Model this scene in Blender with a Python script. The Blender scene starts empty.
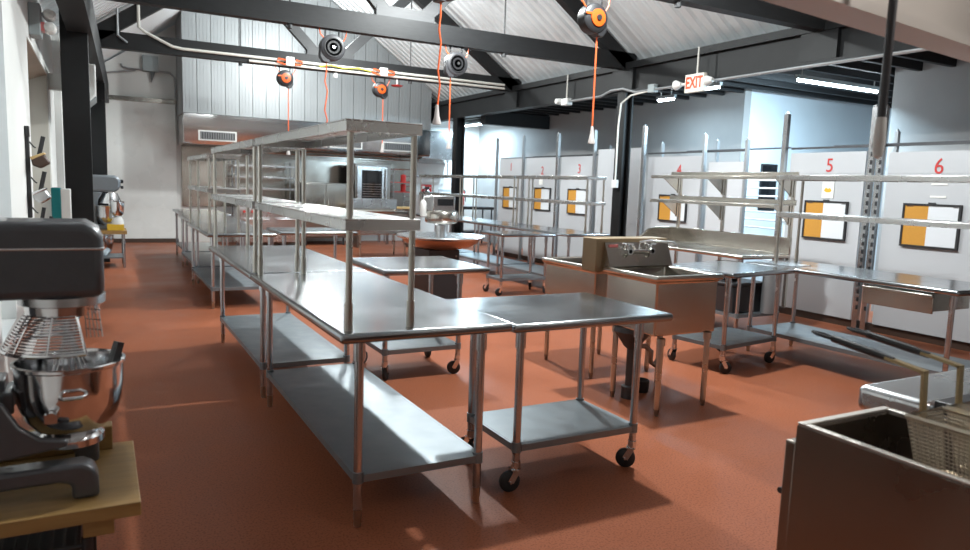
import bpy, math, random
from mathutils import Vector, Matrix
random.seed(7)
SC = bpy.context.scene
COL = SC.collection
PI = math.pi
# ------------------------------------------------------------------ materials
def nodes_of(m):
    m.use_nodes = True
    nt = m.node_tree
    return nt, nt.nodes, nt.links, nt.nodes['Principled BSDF']
def mat(name, col, rough=.5, metal=0., var=.0, scale=8., bump=0., bscale=60., rvar=0., stretch=(1, 1, 1), coat=0., spec=None):
    m = bpy.data.materials.new(name)
    nt, N, L, b = nodes_of(m)
    b.inputs['Base Color'].default_value = (*col, 1)
    b.inputs['Roughness'].default_value = rough
    b.inputs['Metallic'].default_value = metal
    if coat: b.inputs['Coat Weight'].default_value = coat
    if spec is not None: b.inputs['Specular IOR Level'].default_value = spec
    if var or rvar or bump:
        tc = N.new('ShaderNodeTexCoord'); mp = N.new('ShaderNodeMapping')
        mp.inputs['Scale'].default_value = stretch
        L.new(tc.outputs['Object'], mp.inputs['Vector'])
        nz = N.new('ShaderNodeTexNoise'); nz.inputs['Scale'].default_value = scale; nz.inputs['Detail'].default_value = 5
        L.new(mp.outputs['Vector'], nz.inputs['Vector'])
    if var:
        mx = N.new('ShaderNodeMix'); mx.data_type = 'RGBA'
        mx.inputs['A'].default_value = (*[max(0, c * (1 - var)) for c in col], 1)
        mx.inputs['B'].default_value = (*[min(1, c * (1 + var)) for c in col], 1)
        L.new(nz.outputs['Fac'], mx.inputs['Factor']); L.new(mx.outputs['Result'], b.inputs['Base Color'])
    if rvar:
        mr = N.new('ShaderNodeMapRange')
        mr.inputs['From Min'].default_value = .3; mr.inputs['From Max'].default_value = .7
        mr.inputs['To Min'].default_value = max(.02, rough - rvar); mr.inputs['To Max'].default_value = min(1, rough + rvar)
        L.new(nz.outputs['Fac'], mr.inputs['Value']); L.new(mr.outputs['Result'], b.inputs['Roughness'])
    if bump:
        n2 = N.new('ShaderNodeTexNoise'); n2.inputs['Scale'].default_value = bscale; n2.inputs['Detail'].default_value = 3
        L.new(mp.outputs['Vector'], n2.inputs['Vector'])
        bp = N.new('ShaderNodeBump'); bp.inputs['Strength'].default_value = bump; bp.inputs['Distance'].default_value = .01
        L.new(n2.outputs['Fac'], bp.inputs['Height']); L.new(bp.outputs['Normal'], b.inputs['Normal'])
    return m
def emit_mat(name, col, strength):
    m = bpy.data.materials.new(name)
    nt, N, L, b = nodes_of(m)
    b.inputs['Base Color'].default_value = (*col, 1)
    b.inputs['Emission Color'].default_value = (*col, 1)
    b.inputs['Emission Strength'].default_value = strength
    return m
def floor_mat():
    m = bpy.data.materials.new('red_epoxy_floor')
    nt, N, L, b = nodes_of(m)
    tc = N.new('ShaderNodeTexCoord')
    n1 = N.new('ShaderNodeTexNoise'); n1.inputs['Scale'].default_value = 1.1; n1.inputs['Detail'].default_value = 6
    n2 = N.new('ShaderNodeTexNoise'); n2.inputs['Scale'].default_value = 95; n2.inputs['Detail'].default_value = 2
    for n in (n1, n2): L.new(tc.outputs['Object'], n.inputs['Vector'])
    r1 = N.new('ShaderNodeValToRGB')
    r1.color_ramp.elements[0].position = .3; r1.color_ramp.elements[0].color = (.265, .084, .042, 1)
    r1.color_ramp.elements[1].position = .72; r1.color_ramp.elements[1].color = (.325, .108, .055, 1)
    L.new(n1.outputs['Fac'], r1.inputs['Fac'])
    r2 = N.new('ShaderNodeValToRGB')
    r2.color_ramp.elements[0].position = .36; r2.color_ramp.elements[0].color = (.45, .42, .4, 1)
    r2.color_ramp.elements[1].position = .5; r2.color_ramp.elements[1].color = (1, 1, 1, 1)
    L.new(n2.outputs['Fac'], r2.inputs['Fac'])
    mx = N.new('ShaderNodeMix'); mx.data_type = 'RGBA'; mx.blend_type = 'MULTIPLY'; mx.inputs['Factor'].default_value = .55
    L.new(r1.outputs['Color'], mx.inputs['A']); L.new(r2.outputs['Color'], mx.inputs['B'])
    L.new(mx.outputs['Result'], b.inputs['Base Color'])
    b.inputs['Specular IOR Level'].default_value = .07
    mr = N.new('ShaderNodeMapRange'); mr.inputs['From Min'].default_value = .3; mr.inputs['From Max'].default_value = .7
    mr.inputs['To Min'].default_value = .30; mr.inputs['To Max'].default_value = .5
    L.new(n1.outputs['Fac'], mr.inputs['Value']); L.new(mr.outputs['Result'], b.inputs['Roughness'])
    bp = N.new('ShaderNodeBump'); bp.inputs['Strength'].default_value = .12; bp.inputs['Distance'].default_value = .004
    L.new(n2.outputs['Fac'], bp.inputs['Height']); L.new(bp.outputs['Normal'], b.inputs['Normal'])
    return m
M = {}
M['floor'] = floor_mat()
M['white_wall'] = mat('white_wall_paint', (.66, .66, .64), .55, var=.05, scale=2.5, bump=.05, bscale=40)
M['cooler'] = mat('white_glossy_panel', (.76, .77, .75), .28, var=.04, scale=1.4, rvar=.08)
M['grey_wall'] = mat('grey_block_paint', (.33, .325, .32), .6, var=.08, scale=3, bump=.06, bscale=30)
M['blue_wall'] = mat('pale_blue_wall_paint', (.60, .66, .70), .55, var=.04, scale=3)
M['beige'] = mat('beige_reveal_paint', (.50, .48, .43), .6, var=.05, scale=3)
M['lintel'] = mat('tan_lintel_wood', (.34, .26, .2), .6, var=.1, scale=5)
M['roof'] = mat('galvanised_roof_sheet', (.74, .775, .79), .42, .3, var=.1, scale=2.2, rvar=.08)
M['panel_sheet'] = mat('white_metal_siding', (.31, .33, .34), .38, .2, var=.05, scale=1.4, rvar=.08)
M['black_steel'] = mat('black_painted_steel', (.008, .0083, .009), .5, var=.3, spec=.3, scale=6, bump=.08, bscale=30)
M['black_timber'] = mat('black_painted_timber', (.013, .0135, .0145), .55, var=.35, spec=.3, scale=7, bump=.2, bscale=25, stretch=(1, 6, 6))
M['grey_timber'] = mat('dark_grey_painted_timber', (.035, .036, .038), .6, var=.3, scale=7, bump=.2, bscale=25, stretch=(1, 6, 6))
M['steel'] = mat('brushed_stainless_steel', (.58, .59, .60), .26, 1., var=.05, scale=3, rvar=.03)
M['steel_top'] = mat('worn_stainless_worktop', (.32, .335, .35), .21, 1., var=.10, scale=2.4, rvar=.04)
M['steel_warm'] = mat('satin_stainless_steel', (.56, .53, .48), .22, 1., var=.06, scale=3, rvar=.05, bump=.12, bscale=3.5)
M['steel_shelf'] = mat('overshelf_stainless', (.55, .55, .54), .27, 1., var=.06, scale=3, rvar=.03)
M['tan_steel'] = mat('tan_coated_steel', (.30, .22, .13), .4, .4, var=.08, scale=4)
M['steel_dark'] = mat('dull_dark_stainless', (.30, .28, .26), .36, 1., var=.12, scale=3, rvar=.08)
M['fryer'] = mat('darkened_stainless', (.26, .22, .19), .3, 1., var=.12, scale=3, rvar=.06)  # base darkened and browned to stand for the dim floor it reflects
M['canopy_steel'] = mat('mirror_stainless', (.60, .60, .60), .17, 1., bump=.06, bscale=2.)
M['hood_steel'] = mat('hood_stainless', (.55, .51, .47), .42, .55, var=.08, scale=3)
M['galv'] = mat('galvanised_shelf_steel', (.20, .23, .25), .42, .7, var=.05, scale=9, rvar=.06)
M['chrome'] = mat('polished_chrome', (.75, .75, .76), .12, 1.)
M['tube'] = mat('stainless_tube', (.52, .53, .55), .24, 1., rvar=.05, scale=5)
M['tube_warm'] = mat('aged_stainless_tube', (.50, .47, .42), .30, 1., rvar=.05, scale=5)
M['rubber'] = mat('black_rubber', (.015, .015, .016), .6)
M['black'] = mat('black_plastic', (.018, .018, .02), .42)
M['dark'] = mat('dark_grey_plastic', (.045, .045, .05), .45)
M['orange'] = mat('orange_plastic', (.60, .085, .008), .4)
M['cord'] = mat('orange_cord_jacket', (.82, .13, .03), .5)
M['plug'] = mat('translucent_plug_white', (.55, .50, .48), .35)
M['red'] = mat('red_paint', (.48, .022, .02), .5)
M['redplastic'] = mat('red_plastic', (.5, .03, .025), .4)
M['teal'] = mat('teal_plastic', (.0, .16, .17), .4)
M['white_plastic'] = mat('white_plastic', (.7, .7, .68), .45)
M['grey_box'] = mat('grey_enamel_box', (.30, .34, .35), .5)
M['pvc'] = mat('cream_conduit_paint', (.62, .60, .55), .45)
M['emt'] = mat('grey_conduit_steel', (.36, .37, .38), .4, .7)
M['wood'] = mat('oak_plank', (.31, .18, .06), .5, var=.35, scale=4, bump=.15, bscale=20, stretch=(1, 9, 9))
M['woodlight'] = mat('light_wood_plank', (.52, .36, .16), .5, var=.2, scale=4, stretch=(9, 1, 9))
M['board_base'] = mat('brown_baseboard', (.055, .03, .02), .5, var=.1, scale=3)
M['partition'] = mat('white_corrugated_plastic', (.455, .465, .485), .42, var=.025, scale=2)
M['partition_hi'] = mat('white_rigid_sheet', (.49, .50, .52), .42, var=.02, scale=2)
M['cork'] = mat('cork_face', (.50, .235, .03), .75, var=.1, scale=60)
M['marker'] = mat('whiteboard_face', (.66, .68, .71), .25)
M['paper'] = mat('white_paper', (.78, .77, .73), .7)
M['enamel'] = mat('grey_hammered_enamel', (.078, .08, .088), .30, .2, var=.1, scale=40, bump=.05, bscale=120, coat=.3)
M['enamel_light'] = mat('silver_grey_enamel', (.23, .25, .27), .32, .4)
M['copper'] = mat('copper_pan_underside', (.42, .26, .19), .4, 1., var=.1, scale=3)
M['glass_black'] = mat('black_oven_glass', (.01, .011, .013), .06)
M['window'] = mat('frosted_grey_pane', (.40, .44, .48), .25)
M['day'] = emit_mat('daylit_frosted_pane', (.62, .70, .76), .45)
M['grille'] = mat('grey_louvre', (.22, .225, .23), .5, .3)
M['yellow'] = mat('yellow_paint', (.65, .40, .03), .5)
M['brass'] = mat('brass_wire', (.55, .43, .24), .35, 1.)
M['basket'] = mat('worn_basket_wire', (.70, .63, .52), .28, 1.)
M['lampred'] = mat('red_lens', (.75, .22, .22), .35)
M['exit_text'] = emit_mat('exit_letters', (.85, .06, .01), .25)
M['exit_face'] = emit_mat('exit_face', (.72, .68, .60), .03)
M['tube_light'] = emit_mat('fluorescent_tube', (.80, .93, 1.), 30.)
M['annex_ceiling'] = mat('annex_ceiling_board', (.50, .53, .55), .6)
M['greenyellow'] = mat('yellow_wire_jacket', (.5, .48, .06), .5)

# ------------------------------------------------------------------ mesh builder
class MB:
    def __init__(s): s.v = []; s.f = []; s.mi = []; s.m = 0
    def add(s, vs, fs):
        o = len(s.v); s.v += [tuple(v) for v in vs]
        s.f += [tuple(o + i for i in f) for f in fs]; s.mi += [s.m] * len(fs); return s
    def box(s, x0, y0, z0, x1, y1, z1):
        x0, x1 = min(x0, x1), max(x0, x1); y0, y1 = min(y0, y1), max(y0, y1); z0, z1 = min(z0, z1), max(z0, z1)
        return s.add([(x0, y0, z0), (x1, y0, z0), (x1, y1, z0), (x0, y1, z0), (x0, y0, z1), (x1, y0, z1), (x1, y1, z1), (x0, y1, z1)],
                     [(0, 3, 2, 1), (4, 5, 6, 7), (0, 1, 5, 4), (1, 2, 6, 5), (2, 3, 7, 6), (3, 0, 4, 7)])
    def bar(s, p, q, w, h, up=(0, 0, 1)):
        p, q = Vector(p), Vector(q); d = (q - p).normalized(); u = Vector(up)
        if abs(d.dot(u)) > .98: u = Vector((1, 0, 0))
        r = d.cross(u).normalized(); u = r.cross(d).normalized()
        vs = [b + r * (a * w / 2) + u * (c * h / 2) for b in (p, q) for a, c in ((-1, -1), (1, -1), (1, 1), (-1, 1))]
        return s.add(vs, [(0, 1, 2, 3), (7, 6, 5, 4), (0, 4, 5, 1), (1, 5, 6, 2), (2, 6, 7, 3), (3, 7, 4, 0)])
    def tube(s, p, q, r, r2=None, n=12):
        return s.path([p, q], r, n, rs=[r, r if r2 is None else r2])
    def path(s, pts, r, n=8, rs=None, closed=False):
        P = [Vector(p) for p in pts]; k = len(P)
        rs = rs or [r] * k
        vs = []; prev = None
        for i in range(k):
            if closed: d = P[(i + 1) % k] - P[i - 1]
            else: d = P[min(i + 1, k - 1)] - P[max(i - 1, 0)]
            d.normalize()
            if prev is None:
                a = Vector((0, 0, 1)) if abs(d.z) < .9 else Vector((1, 0, 0))
                u = d.cross(a).normalized()
            else:
                u = (prev - d * prev.dot(d)).normalized()
            prev = u; w = d.cross(u)
            vs += [P[i] + (u * math.cos(2 * PI * j / n) + w * math.sin(2 * PI * j / n)) * rs[i] for j in range(n)]
        fs = []
        for i in range(k if closed else k - 1):
            a, b = i * n, ((i + 1) % k) * n
            fs += [(a + j, a + (j + 1) % n, b + (j + 1) % n, b + j) for j in range(n)]
        if not closed:
            fs.append(tuple(range(n - 1, -1, -1))); fs.append(tuple((k - 1) * n + j for j in range(n)))
        return s.add(vs, fs)
    def lathe(s, prof, n=28, at=(0, 0, 0), axis='z', a0=0., a1=2 * PI):
        full = abs(a1 - a0 - 2 * PI) < 1e-6
        cols = n if full else n + 1
        vs = []
        for r, h in prof:
            for j in range(cols):
                a = a0 + (a1 - a0) * j / n
                x, y = r * math.cos(a), r * math.sin(a)
                v = (x, y, h) if axis == 'z' else ((x, h, y) if axis == 'y' else (h, x, y))
                vs.append((v[0] + at[0], v[1] + at[1], v[2] + at[2]))
        fs = []
        for i in range(len(prof) - 1):
            for j in range(n):
                a, b = i * cols + j, i * cols + (j + 1) % cols
                fs.append((a, b, b + cols, a + cols))
        if full:
            if prof[0][0] > 1e-6: fs.append(tuple(range(cols - 1, -1, -1)))
            if prof[-1][0] > 1e-6: fs.append(tuple((len(prof) - 1) * cols + j for j in range(cols)))
        return s.add(vs, fs)
    def prism(s, poly, a0, a1, axis='y'):
        n = len(poly)
        def P(a, b, c): return (a, c, b) if axis == 'y' else ((c, a, b) if axis == 'x' else (a, b, c))
        vs = [P(a, b, a0) for a, b in poly] + [P(a, b, a1) for a, b in poly]
        fs = [tuple(range(n)), tuple(range(2 * n - 1, n - 1, -1))]
        fs += [(i, n + i, n + (i + 1) % n, (i + 1) % n) for i in range(n)]
        return s.add(vs, fs)
    def slab(s, x0, y0, z0, x1, y1, z1, lip=.0, t=.004):
        """sheet shelf: a plate on top and folded lips hanging from its four edges"""
        s.box(x0, y0, z1 - t, x1, y1, z1)
        s.box(x0, y0, z0, x1, y0 + t, z1 - t); s.box(x0, y1 - t, z0, x1, y1, z1 - t)
        s.box(x0, y0 + t, z0, x0 + t, y1 - t, z1 - t); s.box(x1 - t, y0 + t, z0, x1, y1 - t, z1 - t)
        return s
    def mesh(s, name, mats, ang=38):
        me = bpy.data.meshes.new(name)
        me.from_pydata(s.v, [], s.f)
        for m in mats: me.materials.append(m)
        if len(mats) > 1: me.polygons.foreach_set('material_index', s.mi)
        import bmesh
        bm = bmesh.new(); bm.from_mesh(me); bmesh.ops.recalc_face_normals(bm, faces=bm.faces); bm.to_mesh(me); bm.free()
        me.polygons.foreach_set('use_smooth', [True] * len(me.polygons))
        me.set_sharp_from_angle(angle=math.radians(ang))
        me.update()
        return me
def obj(name, mb, m, parent=None, bev=0., loc=None, seg=2, ang=38):
    mats = m if isinstance(m, (list, tuple)) else [m]
    mats = [M[k] if isinstance(k, str) else k for k in mats]
    o = bpy.data.objects.new(name, mb.mesh(name, mats, ang) if isinstance(mb, MB) else mb)
    COL.objects.link(o)
    if parent is not None: o.parent = parent
    if loc is not None: o.location = loc
    if bev:
        b = o.modifiers.new('bevel', 'BEVEL'); b.width = bev; b.segments = seg; b.limit_method = 'ANGLE'; b.angle_limit = math.radians(40)
    return o
def tag(o, label, cat, group=None):
    o['label'] = label; o['category'] = cat
    if group: o['group'] = group
    return o
def thing(name, label, cat, loc=(0, 0, 0), rz=0., group=None):
    o = bpy.data.objects.new(name, None); COL.objects.link(o)
    o.empty_display_size = .1
    o.location = loc; o.rotation_euler = (0, 0, rz)
    return tag(o, label, cat, group)
def struct(name, mb, m, bev=0.):
    o = obj(name, mb, m, None, bev); o['kind'] = 'structure'; return o
def copy_tree(o, parent=None):
    c = o.copy(); COL.objects.link(c); c.parent = parent
    for ch in list(o.children): copy_tree(ch, c)
    return c
def again(src, label, loc, rz=None, group=None):
    c = copy_tree(src); c.location = loc
    if rz is not None: c.rotation_euler = (0, 0, rz)
    c['label'] = label
    if group: c['group'] = group
    return c
def text_mesh(body, size, ext=.002, bold=0.):
    cu = bpy.data.curves.new('lettering', 'FONT'); cu.body = body; cu.size = size; cu.extrude = ext; cu.offset = bold
    cu.align_x = 'CENTER'; cu.align_y = 'CENTER'
    t = bpy.data.objects.new('lettering', cu); COL.objects.link(t)
    dg = bpy.context.evaluated_depsgraph_get()
    me = bpy.data.meshes.new_from_object(t.evaluated_get(dg))
    bpy.data.objects.remove(t); bpy.data.curves.remove(cu)
    return me
def letters(name, body, size, m, parent, loc, rot, squash=1., ext=.002, bold=0.):
    me = text_mesh(body, size, ext, bold); me.materials.clear(); me.materials.append(M[m])
    me.transform(Matrix.Translation(loc) @ rot.to_4x4() @ Matrix.Diagonal((squash, 1, 1, 1)))
    o = bpy.data.objects.new(name, me); COL.objects.link(o); o.parent = parent
    return o
FACE_MX = Matrix(((0, 0, -1), (-1, 0, 0), (0, 1, 0)))      # text that faces -X, reads along -Y

# ------------------------------------------------------------------ camera
cam = bpy.data.cameras.new('camera'); co = bpy.data.objects.new('camera', cam); COL.objects.link(co)
yaw, pitch, roll = .4974, .1247, .0347
f = Vector((math.sin(yaw) * math.cos(pitch), math.cos(yaw) * math.cos(pitch), -math.sin(pitch)))
r = Vector((math.cos(yaw), -math.sin(yaw), 0)); u = r.cross(f)
r2 = r * math.cos(roll) + u * math.sin(roll); u2 = -r * math.sin(roll) + u * math.cos(roll)
co.matrix_world = Matrix(((r2.x, u2.x, -f.x, 0), (r2.y, u2.y, -f.y, 0), (r2.z, u2.z, -f.z, 1.56), (0, 0, 0, 1)))
cam.sensor_width = 36; cam.lens = 711.5 / 970 * 36; cam.clip_start = .02
cam.dof.use_dof = True; cam.dof.focus_distance = 4.8; cam.dof.aperture_fstop = 3.2
SC.camera = co

# ------------------------------------------------------------------ room shell
EX, WX, RX = -.32, 7.6, 3.72                # eave x left, beam x right, ridge x
def roof_z(x): return 3.62 + .70 * (x + .22 if x < RX else 7.66 - x)
struct('floor', MB().box(-1.3, -2.6, -.12, 13.5, 18.6, 0), 'floor')
def corrugated(x0, x1, y0, y1, pitch_=.21):
    mb = MB(); ys = []; y = y0
    while y < y1:
        ys += [(y, 0), (y + .11, 0), (y + .135, .055), (y + .185, .055)]; y += pitch_
    n = len(ys)
    vs = [(x, yy, roof_z(x) + h + .10) for x in (x0, x1) for yy, h in ys]
    mb.add(vs, [(i, i + 1, n + i + 1, n + i) for i in range(n - 1)])
    vs2 = [(x, yy, roof_z(x) + h + .14) for x in (x0, x1) for yy, h in ys]
    mb.add(vs2, [(i, i + 1, n + i + 1, n + i) for i in range(n - 1)])
    return mb
struct('ceiling_west', corrugated(-1.1, RX, -2.6, 18.5), 'roof')
struct('ceiling_east', corrugated(RX, 7.95, -2.6, 18.5), 'roof')
# left wall with deep recess (far jamb visible) and a grey pane
mb = MB()
mb.box(-1.1, -2.6, 0, -.95, 4.8, 3.9); mb.box(-1.1, 4.8, 0, -.55, 5.0, 3.9)
mb.box(-1.0, 5.0, 0, -.55, 5.15, 3.9); mb.box(-1.0, 5.15, 2.75, -.55, 6.0, 3.9); mb.box(-1.0, 5.15, 0, -.55, 6.0, .5)
mb.box(-1.0, 6.0, 0, -.55, 7.96, 3.9)
mb.box(-1.0, 7.96, 2.78, -.55, 11.0, 3.9); mb.box(-1.0, 7.96, 0, -.55, 11.0, .08)
mb.box(-1.0, 11.0, 0, -.55, 18.3, 3.9); mb.box(-1.05, 7.96, .08, -1.0, 11.0, 2.9)
mb.box(-.55, 12.4, 0, -.46, 12.9, 3.6)
struct('wall_left', mb, 'white_wall')
struct('trim_7', MB().box(-.995, 10.93, .08, -.56, 10.998, 2.77).box(-.995, 7.97, .08, -.56, 8.03, 2.77), 'beige')
struct('trim_8', MB().add([(-.56, 7.97, 2.775), (-.56, 10.99, 2.775), (-.99, 10.99, 2.60), (-.99, 7.97, 2.60), (-.56, 7.97, 2.785), (-.56, 10.99, 2.785), (-.99, 10.99, 2.785), (-.99, 7.97, 2.785)],
      [(0, 1, 2, 3), (4, 7, 6, 5), (0, 4, 5, 1), (1, 5, 6, 2), (2, 6, 7, 3), (3, 7, 4, 0)]), 'lintel')
w = struct('window_1', MB().box(-.80, 5.15, .5, -.77, 6.0, 2.75), 'day')
obj('window_frame', MB().box(-.82, 5.15, .5, -.74, 5.2, 2.75).box(-.82, 5.95, .5, -.74, 6.0, 2.75).box(-.82, 5.2, .5, -.74, 5.95, .55).box(-.82, 5.2, 2.7, -.74, 5.95, 2.75), 'white_plastic', w)
# back wall: gable
poly = [(-1.1, 0), (9.6, 0), (9.6, 3.4), (7.9, 3.45), (RX, roof_z(RX) + .09), (-1.1, 3.0 + .0)]
struct('wall_back', MB().prism([(-1.1, 0), (9.6, 0), (9.6, 3.45), (7.9, 3.5), (RX, 6.42), (-.9, 3.2)], 18.12, 18.3, 'y'), 'white_wall')
struct('trim_9', MB().box(.08, 18.05, .09, 1.58, 18.118, 3.16), 'cooler', .004)
struct('trim_10', MB().box(.05, 18.03, 3.16, 1.6, 18.118, 3.26), 'steel_warm', .004)
struct('baseboard_back', MB().box(-.5, 18.02, 0, 1.6, 18.12, .09), 'board_base')
struct('baseboard_left', MB().box(-.55, 11.0, 0, -.52, 18.0, .12), 'board_base')
struct('wall_front', MB().prism([(-1.1, 0), (9.6, 0), (9.6, 3.45), (7.9, 3.5), (RX, 6.42), (-.9, 3.2)], -2.75, -2.6, 'y'), 'white_wall')
# standing-seam metal curtain wall above the hood
mb = MB(); x = 1.62
mb.box(1.62, 16.86, 2.9, 7.42, 16.93, 3.62)
top = lambda xx: roof_z(xx) + .08
step = .29; k = 0
while x < 7.40:
    x2 = min(x + step, 7.42)
    mb.prism([(x + .006, 2.9), (x2 - .006, 2.9), (x2 - .006, top(x2 - .006)), (x + .006, top(x + .006))], 16.80, 16.86, 'y')
    for q in (.25, .5, .75):
        xr = x + step * q
        if xr < 7.36: mb.prism([(xr - .012, 2.9), (xr + .012, 2.9), (xr + .006, top(xr)), (xr - .006, top(xr))], 16.792, 16.80, 'y')
    x = x2
mb.prism([(16.86, 2.9), (18.1, 2.9), (18.1, top(1.62)), (16.86, top(1.62))], 1.62, 1.66, 'x')
mb.prism([(16.86, 2.9), (18.1, 2.9), (18.1, top(7.4)), (16.86, top(7.4))], 7.38, 7.42, 'x')
struct('wall_hood', mb, 'panel_sheet')
# right side annex
mb = MB(); mb.box(9.5, 8.65, 0, 9.65, 18.3, 3.5); struct('wall_right', mb, 'grey_wall')
struct('wall_right_near', MB().box(9.5, -2.6, 0, 9.65, 6.1, 3.5).box(9.65, 6.0, 0, 13.2, 6.1, 3.5), 'grey_wall')
struct('wall_recess', MB().box(9.65, 8.65, 0, 13.2, 8.77, 3.5), 'blue_wall')
struct('wall_recess_end', MB().box(13.2, 6.0, 0, 13.35, 8.77, 3.5), 'blue_wall')
struct('ceiling_annex', MB().box(7.72, -2.6, 3.40, 13.35, 18.3, 3.46), 'annex_ceiling')
mb = MB(); y = 3.2
while y < 17.5:
    mb.box(7.74, y, 3.24, 13.2 if 6.1 < y < 8.4 else 9.48, y + .06, 3.40); y += .42
struct('trim_11', mb, 'black_timber')
struct('trim_12', MB().box(7.74, 14.5, 2.95, 9.48, 14.72, 3.24), 'black_timber')
struct('baseboard_right', MB().box(8.02, 2.2, 0, 8.06, 14.3, .10), 'board_base')

# ------------------------------------------------------------------ columns, beams, trusses
def i_column(name, x, y, h, w=.26, d=.24):
    mb = MB(); mb.box(x - w / 2, y - d / 2, .012, x - w / 2 + .03, y + d / 2, h); mb.box(x + w / 2 - .03, y - d / 2, .012, x + w / 2, y + d / 2, h)
    mb.box(x - w / 2 + .03, y - .02, .012, x + w / 2 - .03, y + .02, h); mb.box(x - w / 2 - .03, y - d / 2 - .03, 0, x + w / 2 + .03, y + d / 2 + .03, .012)
    o = struct(name, mb, 'black_steel'); return o
def box_column(x, y, h, w=.27, d=.26):
    mb = MB(); mb.box(x - w / 2, y - d / 2, 0, x + w / 2, y + d / 2, h)
    for q in (-.07, .07): mb.tube((x + q, y - d / 2 - .02, h - .3), (x + q, y - d / 2, h - .3), .02, n=6)
    return struct('steel_column', mb, 'black_steel', .006)
box_column(-.20, 9.4, 3.42); box_column(.0, 14.2, 3.08, .26)
i_column('steel_column', WX, 9.4, 3.13, .17, .2); i_column('steel_column', WX + .02, 15.6, 3.13, .22, .22)
i_column('steel_column', WX, 2.0, 3.13, .17, .2)
mb = MB()                                    # right eave beam: I section with bolts plate
mb.box(WX - .10, -2.6, 3.13, WX + .10, 18.1, 3.16); mb.box(WX - .10, -2.6, 3.50, WX + .10, 18.1, 3.53); mb.box(WX - .03, -2.6, 3.16, WX + .03, 18.1, 3.50)
mb.box(WX - .10, -2.6, 3.53, WX + .12, 18.1, 3.60)
for yy in (2.2, 5.8, 9.4, 13.0): mb.box(WX - .09, yy - .25, 3.165, WX - .03, yy + .25, 3.495)
struct('eave_beam', mb, 'black_steel')
mb = MB()
a_, b_ = (-.21, 3.0), (.24, 18.1)
lx = [(a_, -.20), (a_, 0), (b_, 0), (b_, -.30)]
vs = [(q[0] + dx, q[1], z) for z in (3.08, 3.52) for q, dx in lx]
mb.add(vs, [(0, 3, 2, 1), (4, 5, 6, 7), (0, 1, 5, 4), (1, 2, 6, 5), (2, 3, 7, 6), (3, 0, 4, 7)])
struct('eave_beam', mb, 'black_timber')
def truss(y):
    t = .15
    mb = MB()
    mb.box(-.3, y - t / 2, 3.5 if y < 8 else 3.5, 7.72, y + t / 2, 3.76)
    off = .13
    for s_, xa in ((-1, -.22), (1, 7.66)):
        a = (xa + s_ * .02, y, roof_z(xa) - off + .02); b = (RX, y, roof_z(RX) - off)
        mb.bar(a, b, t, .22, up=(0, 0, 1))
    tr = struct('roof_truss', mb, 'black_timber')
    g = MB()
    g.box(RX - .42, y - .06, 3.76, RX + .42, y + .06, 3.90)
    for s_ in (-1, 1):
        xt = RX + s_ * 1.55
        g.bar((RX + s_ * .30, y, 3.84), (xt, y, roof_z(xt) - .22), .11, .17)
    for s_ in (-1.55, 1.55):
        xx = RX + s_
        g.tube((xx, y - .03, 3.44), (xx, y - .03, roof_z(xx) - .2), .012, n=6)
        g.tube((xx, y - .03, 3.44), (xx, y - .03, 3.50), .035, n=6)
    st = obj('truss_strut', g, 'grey_timber', tr); st['kind'] = 'structure'
    return tr
for y in (2.2, 5.8, 9.4, 13.0): truss(y)

# ------------------------------------------------------------------ work tables, carts
def leg_mesh(h, foot=True, r=.0205):
    leg = MB().tube((0, 0, .085), (0, 0, h), r, n=16)
    if foot:
        ft = MB().lathe([(.012, 0), (.017, .004), (.017, .03), (.0195, .035), (.0195, .09)], 14)
    return leg, (ft if foot else None)
def caster_meshes(ang):
    c, s = math.cos(ang), math.sin(ang)
    fork = MB(); fork.tube((0, 0, .118), (0, 0, .16), .024, n=14)
    o = .032; ax = Vector((c, s, 0)); sd = Vector((-s, c, 0))
    for k in (-1, 1):
        p = sd * (.023 * k); fork.bar(tuple(p + Vector((0, 0, .115))), tuple(p + ax * o + Vector((0, 0, .055))), .034, .004, up=tuple(sd))
    fork.bar(tuple(-ax * .02 + Vector((0, 0, .118))), tuple(ax * .03 + Vector((0, 0, .118))), .052, .006)
    ctr = ax * o + Vector((0, 0, .055))
    fork.tube(tuple(ctr - sd * .03), tuple(ctr + sd * .03), .007, n=8)
    wh = MB(); prof = [(.012, -.017), (.045, -.017), (.055, -.010), (.055, .010), (.045, .017), (.012, .017)]
    n = 20; vs = []
    for r_, h_ in prof:
        for j in range(n):
            a = 2 * PI * j / n
            vs.append(tuple(ctr + ax * (r_ * math.cos(a)) + Vector((0, 0, r_ * math.sin(a))) + sd * h_))
    fs = [(i * n + j, i * n + (j + 1) % n, (i + 1) * n + (j + 1) % n, (i + 1) * n + j) for i in range(len(prof) - 1) for j in range(n)]
    wh.add(vs, fs)
    return fork, wh
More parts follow.
